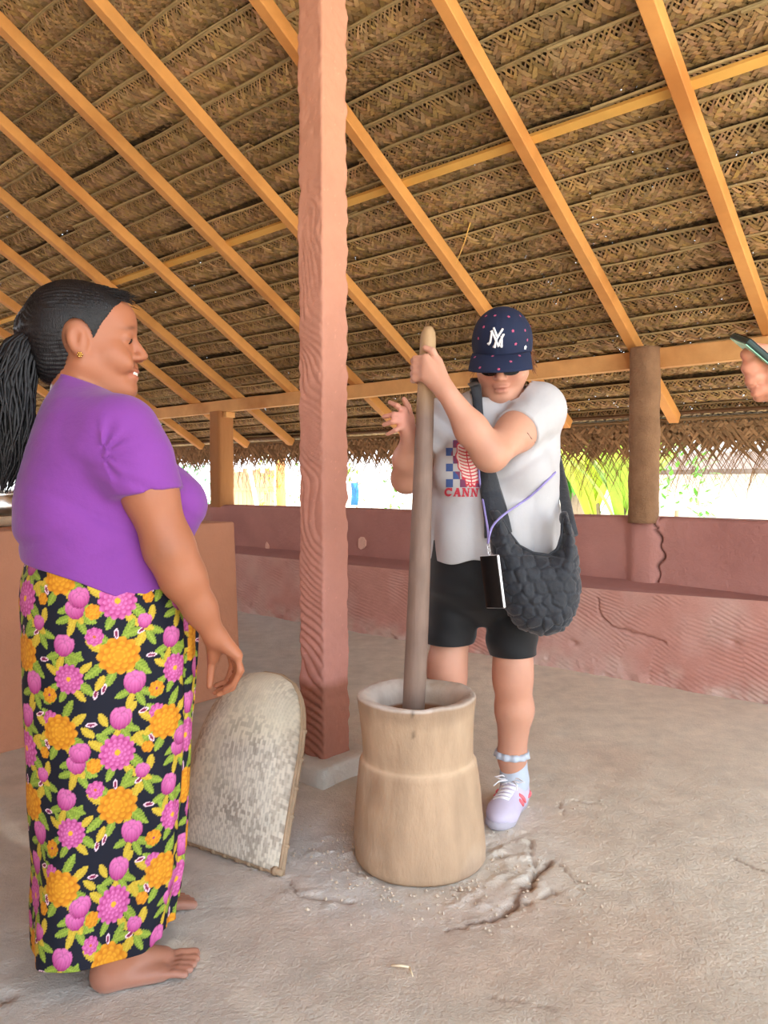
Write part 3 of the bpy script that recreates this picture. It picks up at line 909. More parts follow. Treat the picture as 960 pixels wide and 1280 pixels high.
# ================================================================== MORTAR, PESTLE
def make_mortar():
    prof = [(0.150, 0.0), (0.186, 0.002), (0.193, 0.012), (0.194, 0.06), (0.190, 0.12), (0.1835, 0.19), (0.177, 0.25), (0.1715, 0.289), (0.1665, 0.297), (0.163, 0.299), (0.161, 0.305), (0.1615, 0.33), (0.164, 0.37), (0.168, 0.42), (0.173, 0.462), (0.1745, 0.476), (0.173, 0.483),
            (0.168, 0.487), (0.155, 0.486), (0.138, 0.480), (0.124, 0.466), (0.116, 0.445), (0.112, 0.40), (0.106, 0.32), (0.088, 0.24), (0.05, 0.195), (0.012, 0.185)]
    pz = []
    for (a, b) in zip(prof[:-1], prof[1:]):
        k = max(1, int(np.hypot(a[0] - b[0], a[1] - b[1]) / 0.009))
        for i in range(k):
            pz.append((a[0] + (b[0] - a[0]) * i / k, a[1] + (b[1] - a[1]) * i / k))
    pz.append(prof[-1])
    n = 128
    R = np.array(pz)
    ang = np.arange(n) * 2 * math.pi / n
    rr, zz = np.repeat(R[:, 0], n), np.repeat(R[:, 1], n)
    aa = np.tile(ang, len(R))
    P = np.stack([np.cos(aa) * rr, np.sin(aa) * rr, zz], 1)
    D = np.stack([np.cos(aa), np.sin(aa), aa * 0], 1)
    k = 0.0035 * vnoise(P, 9, 3) + 0.0012 * vnoise(P * np.array([1, 1, 0.2]) + 5, 45, 2)
    P = P + D * k[:, None] + np.array([0, 0, 1.0]) * (0.007 * vnoise(P + 8, 13, 3) * (zz > 0.46))[:, None]
    lean = np.array([-0.012, 0, 0]) * (zz / 0.48)[:, None]
    V = P + MORTAR_C + lean
    idx = np.repeat(np.arange(len(R)), n)
    base = np.array(srgb(184, 156, 128)) * np.ones((len(V), 1))
    g = vnoise(P + 30, 5, 3)[:, None]
    base = base * (1 + 0.12 * g)
    stain = np.clip(vnoise(P + 44, 7, 3) * 2.2 - 0.5, 0, 0.7)[:, None] * (zz < 0.3)[:, None]
    base = base * (1 - stain * 0.7) + np.array(srgb(140, 106, 82)) * stain * 0.7
    grain = vnoise(P * np.array([1, 1, 0.12]) + 61, 40, 2)[:, None]
    base = base * (1 + 0.10 * grain)
    pale_ = np.clip(vnoise(P + 71, 5, 3) * 2 - 0.2, 0, 0.6)[:, None]
    base = base * (1 - pale_ * 0.4) + np.array(srgb(212, 196, 176)) * pale_ * 0.4
    itop = int(np.argmax(R[:, 1]))
    dark_rim = np.clip((zz - 0.425) / 0.05 + 0.7 * vnoise(P + 3, 22, 2), 0, 1)[:, None] * (idx <= itop)[:, None]
    base = base * (1 - 0.42 * dark_rim) + np.array(srgb(128, 102, 82)) * 0.42 * dark_rim
    neck = np.exp(-((zz - 0.297) / 0.006) ** 2)[:, None] * (idx < itop)[:, None]
    base = base * (1 - 0.5 * neck) + np.array(srgb(232, 204, 172)) * 0.5 * neck
    flour = np.clip(1.1 + 1.1 * vnoise(P + 12, 18, 3), 0, 1)[:, None] * ((idx >= itop - 1) & (zz > 0.425))[:, None] * (0.55 + 0.45 * (D[:, 0] < 0.2))[:, None]
    base = base * (1 - 0.8 * flour) + np.array(srgb(214, 205, 196)) * 0.8 * flour
    inner = ((idx > itop) & (zz <= 0.425))[:, None]
    base = np.where(inner, np.array(srgb(150, 104, 74)) * (1 + 0.2 * g), base)
    crack = np.exp(-((aa - 4.62 - 0.02 * np.sin(zz * 60)) / 0.012) ** 2)[:, None] * ((zz > 0.40) & (idx <= itop))[:, None]
    base = base * (1 - 0.6 * crack)
    F = grid_faces(n, len(R), True)
    me = mesh_from(V, F, colors=np.clip(base, 0, 1))
    bm = bmesh.new(); bm.from_mesh(me); bmesh.ops.holes_fill(bm, edges=bm.edges[:], sides=0); bmesh.ops.recalc_face_normals(bm, faces=bm.faces[:]); bm.to_mesh(me); bm.free()
    o = link('mortar', me, M['mortar'])
    tag(o, 'large waisted wooden mortar with a floury hollow standing on the earth floor', 'mortar')
    mb = MB()
    k = 40
    c = MORTAR_C + np.array([-0.008, 0, 0.30])
    vs = [c + np.array([0, 0, 0.035])]
    rings = 4
    for j in range(1, rings + 1):
        for i in range(k):
            a = 6.283 * i / k
            vs.append(c + np.array([math.cos(a) * 0.104 * j / rings, math.sin(a) * 0.104 * j / rings, 0.035 - 0.02 * math.sin(j) + 0.012 * noise.noise(Vector((i * .7, j, 1)))]))
    fs = [(0, 1 + i, 1 + (i + 1) % k) for i in range(k)]
    for j in range(rings - 1):
        for i in range(k):
            fs.append((1 + j * k + i, 1 + (j + 1) * k + i, 1 + (j + 1) * k + (i + 1) % k, 1 + j * k + (i + 1) % k))
    mb.add(vs, fs)
    o = mb.build('flour', mk('flour', srgb(206, 190, 174), 0.95, 0.12, 40, 0.5, 90), smooth=True, kind='stuff', label='pounded pale flour in the hollow of the mortar')


make_mortar()

PE_A, PE_B = W(511.5, 985, 2.24), W(537, 409, 2.31)
PE_D = (PE_B - PE_A) / np.linalg.norm(PE_B - PE_A)


def pestle_at(py):
    """point of the pestle's axis that shows at pixel row py"""
    lo, hi = 0.0, 1.0
    for _ in range(40):
        m_ = (lo + hi) / 2
        p = PE_A + (PE_B - PE_A) * m_
        d = p - CC
        y = 640 - F_PX * (d @ CU) / (d @ CF)
        if y > py: lo = m_
        else: hi = m_
    return PE_A + (PE_B - PE_A) * lo


n = 90
ts = np.linspace(0, 1, n)
mb = MB()
L = np.linalg.norm(PE_B - PE_A)
rad = np.interp(ts, [0, 0.02, 0.25, 0.5, 0.8, 0.975, 0.99, 1.0], [0.022, 0.031, 0.0335, 0.0315, 0.0265, 0.0235, 0.0205, 0.013])
pts = [PE_A + (PE_B - PE_A) * t + np.array([0.003 * math.sin(5 * t), 0.002 * math.cos(7 * t), 0]) for t in ts]
mb.tube(pts, list(rad), 28)
V = np.array(mb.v)
h = ((V - PE_A) @ PE_D) / L
streak = vnoise(np.stack([V[:, 0] * 1, V[:, 1] * 1, h * 0.5], 1), 60, 2)[:, None]
c = np.array(srgb(128, 106, 94)) * (1 + 0.22 * streak)
tip = np.clip((h - 0.80) / 0.08, 0, 1)[:, None]
c = c * (1 - tip) + np.array(srgb(178, 146, 108)) * (1 + 0.1 * streak) * tip
foot = np.clip((0.33 - h) / 0.08, 0, 1)[:, None]
c = c * (1 - 0.5 * foot) + np.array(srgb(140, 118, 104)) * 0.5 * foot
me = mesh_from(mb.v, mb.f, colors=c)
o = link('pestle', me, M['pestle'])
tag(o, 'long grey-brown wooden pestle standing in the mortar, gripped near its pale top', 'pestle')

# ================================================================== WINNOWING TRAY leaning on the pillar
def make_tray():
    """back of a scoop-shaped tray: wide lip on the floor, rounded closed end up against the pillar"""
    BL, BR = G(226, 1050, 0.0), G(352, 1094, 0.0)
    tp = W(349, 846, 2.585)
    tpl = tp
    mid = (BL + BR) / 2
    ex = BR - BL; wid = np.linalg.norm(ex); ex /= wid
    up = tpl - mid; hgt = np.linalg.norm(up)
    upn = up / hgt
    nor = np.cross(ex, upn); nor /= np.linalg.norm(nor)
    if nor[1] > 0: nor = -nor
    # outline and bulge in the tray's own plane (u across, v up)
    nu, nv = 120, 150
    C, V = [], []
    us = np.linspace(-1, 1, nu)
    vs_ = np.linspace(0, 1, nv)
    def left(v):  return np.interp(v, [0, 0.1, 0.25, 0.45, 0.6, 0.72, 0.82, 0.90, 0.96, 1.0], [-0.203, -0.212, -0.232, -0.236, -0.228, -0.213, -0.19, -0.158, -0.115, -0.05])
    def right(v): return np.interp(v, [0, 0.1, 0.25, 0.45, 0.6, 0.72, 0.82, 0.90, 0.96, 1.0], [0.203, 0.196, 0.187, 0.176, 0.168, 0.156, 0.138, 0.112, 0.076, 0.02])
    U, VV = np.meshgrid(us, vs_)
    U, VV = U.ravel(), VV.ravel()
    l, r = left(VV), right(VV)
    x = (l + r) / 2 + U * (r - l) / 2
    e = np.sqrt(np.clip(1 - np.abs(U) ** 2.6, 0, 1))
    top = np.sqrt(np.clip(1 - np.clip((VV - 0.62) / 0.38, 0, 1) ** 2.2, 0, 1))
    bulge = 0.012 + 0.100 * e * top * (0.25 + 0.75 * np.clip(VV / 0.55, 0, 1) ** 0.8)
    y = VV * hgt
    # plaited relief: steep strips over and under
    cell = 0.0085
    i, j = np.floor(x / cell), np.floor(y / (cell * 1.5))
    fx, fy = x / cell - i, y / (cell * 1.5) - j
    over = ((i + 2 * j) % 4) < 2
    rel = np.where(over, np.sin(fx * math.pi), np.sin(fy * math.pi)) * 0.0012
    P = mid + ex * x[:, None] + upn * y[:, None] + nor * (bulge + rel)[:, None]
    h = np.modf(np.abs(np.sin(i * 12.9 + j * 78.2) * 43758.5))[0]
    col = np.array(srgb(212, 202, 186)) * np.ones((len(P), 1))
    pz = np.stack([x, y, x * 0], 1)
    dk = ((h < 0.42) * np.clip(0.55 + 0.9 * vnoise(pz, 9, 2), 0.05, 1))[:, None]
    col = col * (1 - 0.6 * dk) + np.array(srgb(120, 102, 90)) * 0.6 * dk
    brown = np.clip((y / hgt - 0.55) * 1.4 + 0.5 * vnoise(pz + 30, 6, 2) + 0.5 * (np.abs(U) > 0.8), 0, 0.6)[:, None]
    col = col * (1 - brown * .5) + np.array(srgb(176, 152, 128)) * brown * .5
    edge = np.where((np.minimum(fx, 1 - fx) < 0.13), 0.75, 1.0)[:, None]
    col = col * edge
    patch = np.clip(vnoise(pz + 3, 5, 2) * 1.5, 0, 0.6)[:, None]
    col = col * (1 - patch) + np.array(srgb(222, 212, 186)) * patch * (1 - 0.3 * dk)
    F = grid_faces(nu, nv)
    root = empty('winnowing_tray', tuple(mid), 'woven bamboo winnowing tray leaning upside down on the foot of the pillar', 'tray')
    me = mesh_from(P, F, colors=np.clip(col, 0, 1))
    o = link('woven_sheet', me, M['tray'], root)
    sm = o.modifiers.new('thick', 'SOLIDIFY'); sm.thickness = 0.006; sm.offset = -1 if True else 1
    # rim: two bamboo laths round the closed end, and the straight lip bar
    def rimpt(u, v, h_=0.004): 
        l_, r_ = float(left(v)), float(right(v))
        return mid + ex * ((l_ + r_) / 2 + u * (r_ - l_) / 2) + upn * v * hgt + nor * h_
    side_l = [rimpt(-1, v) for v in np.linspace(0, 1, 26)]
    side_r = [rimpt(1, v) for v in np.linspace(1, 0, 26)]
    path = side_l + side_r
    mb = MB(); mb.tube(path, 0.0085, 8); mb.build('rim', M['tray_rim'], root, smooth=True)
    mb = MB(); mb.tube([p + nor * 0.012 for p in path], 0.0055, 8); mb.build('rim_lath', M['tray_rim'], root, smooth=True)
    lip = [mid + ex * x_ + upn * 0.004 + nor * (0.016 + 0.004 * math.sin(x_ * 40)) for x_ in np.linspace(-0.215, 0.215, 20)]
    mb = MB(); mb.tube(lip, 0.0095, 8); mb.build('lip_bar', M['tray_rim'], root, smooth=True)
    for q in np.linspace(0.06, 0.94, 9):
        p = lip[0] + (lip[-1] - lip[0]) * q
        mb = MB(); mb.tube([p - ex * 0.006, p + ex * 0.006], 0.0125, 10); mb.build('binding', M['tray_rim'], root, smooth=True)
    for v in (0.12, 0.26, 0.4, 0.55, 0.7):
        p0, p1 = rimpt(1, v, 0.006), rimpt(1, v + 0.016, 0.006)
        mb = MB(); mb.tube([p0, p1], 0.0125, 10); mb.build('binding', M['tray_rim'], root, smooth=True)


make_tray()
# ================================================================== soft solids: smooth unions turned into one skin
class Solid:
    def __init__(self, lo, hi, h):
        self.h = h
        self.o = np.array(lo, np.float32)
        n = np.ceil((np.array(hi) - np.array(lo)) / h).astype(int) + 2
        self.ax = [self.o[i] + np.arange(n[i], dtype=np.float32) * h for i in range(3)]
        self.F = np.full(n, 1.0, np.float32)

    def _sub(self, lo, hi):
        sl = []
        for i in range(3):
            a = int(max(0, math.floor((lo[i] - self.o[i]) / self.h)))
            b = int(min(self.F.shape[i], math.ceil((hi[i] - self.o[i]) / self.h) + 1))
            if b - a < 2: return None
            sl.append(slice(a, b))
        X = self.ax[0][sl[0]][:, None, None]; Y = self.ax[1][sl[1]][None, :, None]; Z = self.ax[2][sl[2]][None, None, :]
        return tuple(sl), X, Y, Z

    def _mix(self, sl, d, k, sub):
        A = self.F[sl]
        if sub:
            d = -d
            h = np.clip(0.5 - 0.5 * (A - d) / k, 0, 1) if k > 0 else None
            self.F[sl] = np.maximum(A, d) if k <= 0 else A * (1 - h) + d * h + k * h * (1 - h)
        else:
            if k <= 0: self.F[sl] = np.minimum(A, d)
            else:
                h = np.clip(0.5 + 0.5 * (A - d) / k, 0, 1)
                self.F[sl] = A * (1 - h) + d * h - k * h * (1 - h)

    def cone(self, a, b, ra, rb, k=0.02, sub=False, plane=None):
        a, b = np.asarray(a, np.float32), np.asarray(b, np.float32)
        pad = k + 0.03
        lo = np.minimum(a - ra, b - rb) - pad; hi = np.maximum(a + ra, b + rb) + pad
        s = self._sub(lo, hi)
        if s is None: return self
        sl, X, Y, Z = s
        ba = b - a; L = float(ba @ ba) + 1e-9
        t = np.clip(((X - a[0]) * ba[0] + (Y - a[1]) * ba[1] + (Z - a[2]) * ba[2]) / L, 0, 1)
        d = np.sqrt((X - a[0] - t * ba[0]) ** 2 + (Y - a[1] - t * ba[1]) ** 2 + (Z - a[2] - t * ba[2]) ** 2) - (ra + (rb - ra) * t)
        if plane is not None:
            pp, pn = plane
            d = np.maximum(d, (X - pp[0]) * pn[0] + (Y - pp[1]) * pn[1] + (Z - pp[2]) * pn[2])
        self._mix(sl, d, k, sub); return self

    def chain(self, pts, rs, k=0.02):
        for a, b, ra, rb in zip(pts[:-1], pts[1:], rs[:-1], rs[1:]): self.cone(a, b, ra, rb, k)
        return self

    def ell(self, c, r, R=None, k=0.02, sub=False):
        """ellipsoid with half-axes r along the columns of R"""
        c = np.asarray(c, np.float32); r = np.asarray(r, np.float32)
        R = np.eye(3) if R is None else np.asarray(R)
        ext = np.sqrt(((R * r) ** 2).sum(1)) + k + 0.03
        s = self._sub(c - ext, c + ext)
        if s is None: return self
        sl, X, Y, Z = s
        q = [((X - c[0]) * R[0, i] + (Y - c[1]) * R[1, i] + (Z - c[2]) * R[2, i]) for i in range(3)]
        k0 = np.sqrt((q[0] / r[0]) ** 2 + (q[1] / r[1]) ** 2 + (q[2] / r[2]) ** 2)
        k1 = np.sqrt((q[0] / r[0] ** 2) ** 2 + (q[1] / r[1] ** 2) ** 2 + (q[2] / r[2] ** 2) ** 2) + 1e-6
        d = k0 * (k0 - 1) / k1
        self._mix(sl, d, k, sub); return self

    def loft(self, zs, cx, cy, a, b, ang, k=0.03, pw=2.0, sub=False):
        """stack of ellipses: centre (cx, cy)(z), half-axes a along angle ang, b across"""
        zs = np.asarray(zs, float)
        m = max(max(a), max(b)) + k + 0.04
        lo = (min(cx) - m, min(cy) - m, zs.min() - k - 0.03); hi = (max(cx) + m, max(cy) + m, zs.max() + k + 0.03)
        s = self._sub(lo, hi)
        if s is None: return self
        sl, X, Y, Z = s
        z = np.clip(Z, zs.min(), zs.max())
        I = lambda v: np.interp(z.ravel(), zs, v).reshape(z.shape).astype(np.float32)
        CX, CY, A, B = I(cx), I(cy), I(a), I(b)
        c, q = math.cos(ang), math.sin(ang)
        u = (X - CX) * c + (Y - CY) * q; v = -(X - CX) * q + (Y - CY) * c
        rr = ((np.abs(u) / A) ** pw + (np.abs(v) / B) ** pw) ** (1 / pw)
        d = (rr - 1) * np.minimum(A, B)
        dz = np.maximum(zs.min() - Z, Z - zs.max())
        d = np.maximum(d, dz)
        self._mix(sl, d, k, sub); return self

    def warp(self, fn):
        """add fn(P) to the field near the surface: creases and folds"""
        idx = np.argwhere(np.abs(self.F) < 0.03)
        P = self.o + idx * self.h
        self.F[tuple(idx.T)] += fn(P).astype(np.float32)
        return self

    def skin(self, smooth=1):
        F, h = self.F, self.h
        S = F < 0
        nx, ny, nz = F.shape
        cnt = np.zeros((nx - 1, ny - 1, nz - 1), np.int8)
        cor = [(i, j, k) for i in (0, 1) for j in (0, 1) for k in (0, 1)]
        for i, j, k in cor: cnt += S[i:nx - 1 + i, j:ny - 1 + j, k:nz - 1 + k]
        act = np.argwhere((cnt > 0) & (cnt < 8))
        idx = np.full(cnt.shape, -1, np.int64)
        idx[tuple(act.T)] = np.arange(len(act))
        pos = np.zeros((len(act), 3)); n = np.zeros(len(act))
        val = {c: F[act[:, 0] + c[0], act[:, 1] + c[1], act[:, 2] + c[2]] for c in cor}
        for a in cor:
            for ax in range(3):
                if a[ax]: continue
                b = list(a); b[ax] = 1; b = tuple(b)
                va, vb = val[a], val[b]
                m = (va < 0) != (vb < 0)
                t = va[m] / (va[m] - vb[m])
                p = np.tile(np.array(a, float), (m.sum(), 1)); p[:, ax] += t
                pos[m] += p; n[m] += 1
        V = self.o + (act + pos / n[:, None]) * h
        faces = []
        for ax in range(3):
            sh = [slice(None)] * 3; sh2 = [slice(None)] * 3
            sh[ax] = slice(0, -1); sh2[ax] = slice(1, None)
            e = np.argwhere(S[tuple(sh)] != S[tuple(sh2)])
            o1, o2 = (ax + 1) % 3, (ax + 2) % 3
            ok = (e[:, o1] > 0) & (e[:, o2] > 0) & (e[:, o1] < F.shape[o1] - 1) & (e[:, o2] < F.shape[o2] - 1)
            e = e[ok]
            ins = S[e[:, 0], e[:, 1], e[:, 2]]
            def cell(d1, d2):
                q = e.copy(); q[:, o1] += d1; q[:, o2] += d2
                return idx[q[:, 0], q[:, 1], q[:, 2]]
            f = np.stack([cell(-1, -1), cell(0, -1), cell(0, 0), cell(-1, 0)], 1)
            f[~ins] = f[~ins][:, ::-1]
            faces.append(f)
        Fq = np.concatenate(faces)
        Fq = Fq[(Fq >= 0).all(1)]
        for _ in range(smooth):
            V = relax(V, Fq, 0.5)
        return V, Fq


def relax(V, F, w=0.5):
    acc = np.zeros_like(V); n = np.zeros(len(V))
    for i in range(F.shape[1]):
        for j in (1, F.shape[1] - 1):
            t = F[:, (i + j) % F.shape[1]]
            for ax in range(3): acc[:, ax] += np.bincount(F[:, i], V[t, ax], minlength=len(V))
            n += np.bincount(F[:, i], minlength=len(V))
    n = np.maximum(n, 1)
    return V * (1 - w) + w * acc / n[:, None]


def normals(V, F):
    fn = np.cross(V[F[:, 2]] - V[F[:, 0]], V[F[:, 3]] - V[F[:, 1]])
    N = np.zeros_like(V)
    for i in range(4):
        for ax in range(3): N[:, ax] += np.bincount(F[:, i], fn[:, ax], minlength=len(V))
    return N / (np.linalg.norm(N, axis=1, keepdims=True) + 1e-12)


def trim(V, F, cut):
    """drop what lies where cut(P) > 0 and pull the new border onto cut = 0: a clean hem"""
    c = cut(V)
    keep = c <= 0
    anyk = keep[F].any(1)
    F = F[anyk]
    used = np.zeros(len(V), bool); used[F.ravel()] = True
    mv = used & ~keep
    if mv.any():
        P = V[mv]
        for _ in range(3):
            c0 = cut(P); e = 1e-3
            g = np.stack([(cut(P + np.eye(3)[i] * e) - c0) / e for i in range(3)], 1)
            P = P - g * (c0 / ((g ** 2).sum(1) + 1e-9))[:, None]
        d = P - V[mv]
        l = np.linalg.norm(d, axis=1, keepdims=True)
        P = V[mv] + d * np.minimum(1, 0.03 / (l + 1e-9))
        V = V.copy(); V[mv] = P
    mp = -np.ones(len(V), int); mp[used] = np.arange(used.sum())
    return V[used], mp[F]


def frame(f, up=(0, 0, 1)):
    """columns: forward, left, up"""
    f = np.asarray(f, float); f = f / np.linalg.norm(f)
    l = np.cross(up, f); l /= np.linalg.norm(l)
    return np.stack([f, l, np.cross(f, l)], 1)


def head(S, c, R, s=1.0, ears=True, smile=0.0, chinw=1.0, plump=1.0):
    """adds a head to the solid; c = middle of the head between the ears, R = frame columns forward, left, up"""
    P = lambda x, y, z: np.asarray(c) + R @ (np.array([x, y, z]) * s)
    e = lambda x, y, z, a, b, d, k=0.015, sub=False: S.ell(P(x, y, z), (a * s, b * s, d * s), R, k, sub)
    e(-.014, 0, .035, .100, .078, .090, 0.02)
    e(.028, 0, -.025, .066, .062 * plump, .088, 0.025)
    for y in (-1, 1):
        S.cone(P(.0, y * .048 * plump, -.05), P(.066, y * .016 * chinw, -.098), .026 * s, .018 * s, 0.025)
        e(.052, y * .036 * plump, -.032, .032, .028 * plump, .030, 0.018)
        e(.072, y * .024, .026, .022, .026, .010, 0.014)
    e(.074, 0, -.098, .020, .024 * chinw, .018, 0.018)
    for y in (-1, 1):
        e(.098, y * .032, .006, .016, .017, .012, 0.012, True)
        e(.080, y * .031, .005, .0145, .0165, .0125, 0.003)
    S.cone(P(.088, 0, .016), P(.112, 0, -.026), .0085 * s, .0115 * s, 0.010)
    for y in (-1, 1):
        e(.102, y * .0125, -.032, .011, .0085, .0085, 0.006)
    e(.090, 0, -.060, .013, .026 + .006 * smile, .0075, 0.006)
    e(.089, 0, -.075, .012, .022 + .004 * smile, .0085, 0.006)
    e(.103, 0, -.067, .012, .030, .0022, 0.003, True)
    if smile:
        for y in (-1, 1): e(.076, y * .044, -.048, .020, .016, .020, 0.016)
    if ears:
        Re = R @ np.array(Matrix.Rotation(-0.15, 3, 'Y'))
        for y in (-1, 1):
            Q = P(-.012, y * .076, -.004)
            S.ell(Q, (.022 * s, .010 * s, .033 * s), Re, 0.006)
            S.ell(Q + R @ np.array([.003, y * .010, .003]) * s, (.013 * s, .007 * s, .020 * s), Re, 0.005, True)
            S.ell(P(-.006, y * .075, -.034), (.009 * s, .006 * s, .010 * s), R, 0.006)
            S.cone(P(-.002, y * .078, .004), P(-.004, y * .080, -.012), .005 * s, .005 * s, 0.003)
    return P


def finger(S, pts, r0, k=0.004):
    n = len(pts)
    S.chain([np.asarray(p) for p in pts], [r0 * (1 - 0.22 * i / (n - 1)) for i in range(n)], k)


def bare_foot(S, heel, fwd, med, s=1.0):
    """heel point on the ground, fwd along the foot, med towards the big toe"""
    fwd = np.asarray(fwd) / np.linalg.norm(fwd); med = np.asarray(med) / np.linalg.norm(med)
    P = lambda x, y, z: np.asarray(heel) + (fwd * x + med * y) * s + np.array([0, 0, z * s])
    S.ell(P(.034, 0, .030), (.034 * s, .030 * s, .030 * s), frame(fwd), 0.02)
    S.cone(P(.052, .0, .115), P(.045, 0, .05), .037 * s, .034 * s, 0.025)
    S.cone(P(.055, .004, .075), P(.155, .014, .028), .034 * s, .024 * s, 0.025)
    S.cone(P(.04, -.012, .024), P(.155, -.026, .018), .024 * s, .018 * s, 0.02)
    S.cone(P(.05, .012, .040), P(.165, .026, .022), .024 * s, .021 * s, 0.02)
    toes = [(.028, .236, .0135), (.007, .236, .0100), (-.010, .228, .0094), (-.026, .217, .0090), (-.040, .203, .0088)]
    for y, x, r in toes:
        x0 = .170 - max(0, -y) * .35
        S.chain([P(x0, y * .92, .020), P((x0 + x) / 2, y, .019), P(x, y * 1.05, .0115)], [r * 1.1 * s, r * .95 * s, r * s], 0.004)
    return P
# ================================================================== WOMAN in purple shirt and floral skirt
def skin_mat(name):
    return mk(name, (0.5, 0.3, 0.2), 0.5, 0.05, 12, 0.06, 240, attr=True, sss=0.12, spec=0.35)


M['skin'] = skin_mat('skin')
M['hair_black'] = mk('black_hair', srgb(24, 21, 22), 0.42, 0.3, 18, 0.5, 130, spec=0.35, stretch=(3, 3, 0.4))
M['hair_brown'] = mk('brown_hair', srgb(134, 88, 58), 0.5, 0.25, 18, 0.5, 130, stretch=(3, 3, 0.4))
M['purple'] = mk('purple_jersey', srgb(126, 60, 146), 0.85, 0.05, 10, 0.12, 380, sheen=0.15, bump2=0.1, bs2=18)
M['skirt'] = mk('printed_cotton', (0.1, 0.1, 0.1), 0.8, 0.05, 20, 0.08, 320, attr=True)
M['teeth'] = mk('teeth', srgb(244, 236, 224), 0.3, 0.02)
M['eye_white'] = mk('eye_white', srgb(232, 224, 216), 0.25, 0.02)
M['dark'] = mk('dark_iris', srgb(40, 26, 20), 0.25, 0.02)
M['gold'] = mk('gold', srgb(230, 190, 110), 0.25, 0.02, metal=1.0)

OW = np.array([-0.624, 1.815, 0.0])
FW = np.array([0.927, 0.375, 0.0]); FW /= np.linalg.norm(FW)
LW = np.array([-FW[1], FW[0], 0.0])
ANG_W = math.atan2(FW[1], FW[0])


def PL(px, py, lat=0.0):
    """point seen at a pixel, in the woman's own upright plane, lat metres to her left (away from the camera)"""
    r = ray(px, py)
    q = OW + LW * lat
    return CC + r * (((q - CC) @ LW) / (r @ LW))


def profile(rows):
    """(pixel row, left, right, half width across) -> z, u centre, half length, half width in her frame"""
    out = []
    for y, x0, x1, b in rows:
        p, q = PL(x0, y), PL(x1, y)
        u0, u1 = (p - OW) @ FW, (q - OW) @ FW
        out.append(((p[2] + q[2]) / 2, (u0 + u1) / 2, (u1 - u0) / 2, b))
    return np.array(sorted(out))


shirt_rows = [(464, 74, 118, .066), (478, 70, 126, .078), (492, 62, 142, .108), (506, 54, 160, .150), (524, 45, 178, .180), (550, 36, 198, .192), (590, 23, 222, .196), (630, 14, 238, .200), (660, 15, 235, .204), (690, 24, 238, .206), (720, 30, 236, .206), (760, 30, 234, .206)]
SP = profile(shirt_rows)
HC = PL(112, 430, 0.0)
HEAD_ANG = ANG_W - math.radians(11)
HF = np.array([math.cos(HEAD_ANG), math.sin(HEAD_ANG), 0.03])
HR = frame(HF)
HS = 1.05

sh = [PL(150, 536, -.165), PL(187, 615, -.205), PL(212, 686, -.215), PL(229, 722, -.21), PL(250, 760, -.20), PL(267, 793, -.19)]
shr = [.066, .0545, .0500, .0455, .0325, .0255]

heel_n = G(112, 1240)
toe_n = G(249, 1206)
ff = (toe_n - heel_n); ff[2] = 0; ff /= np.linalg.norm(ff)
heel_f = heel_n + LW * 0.275 + FW * 0.025


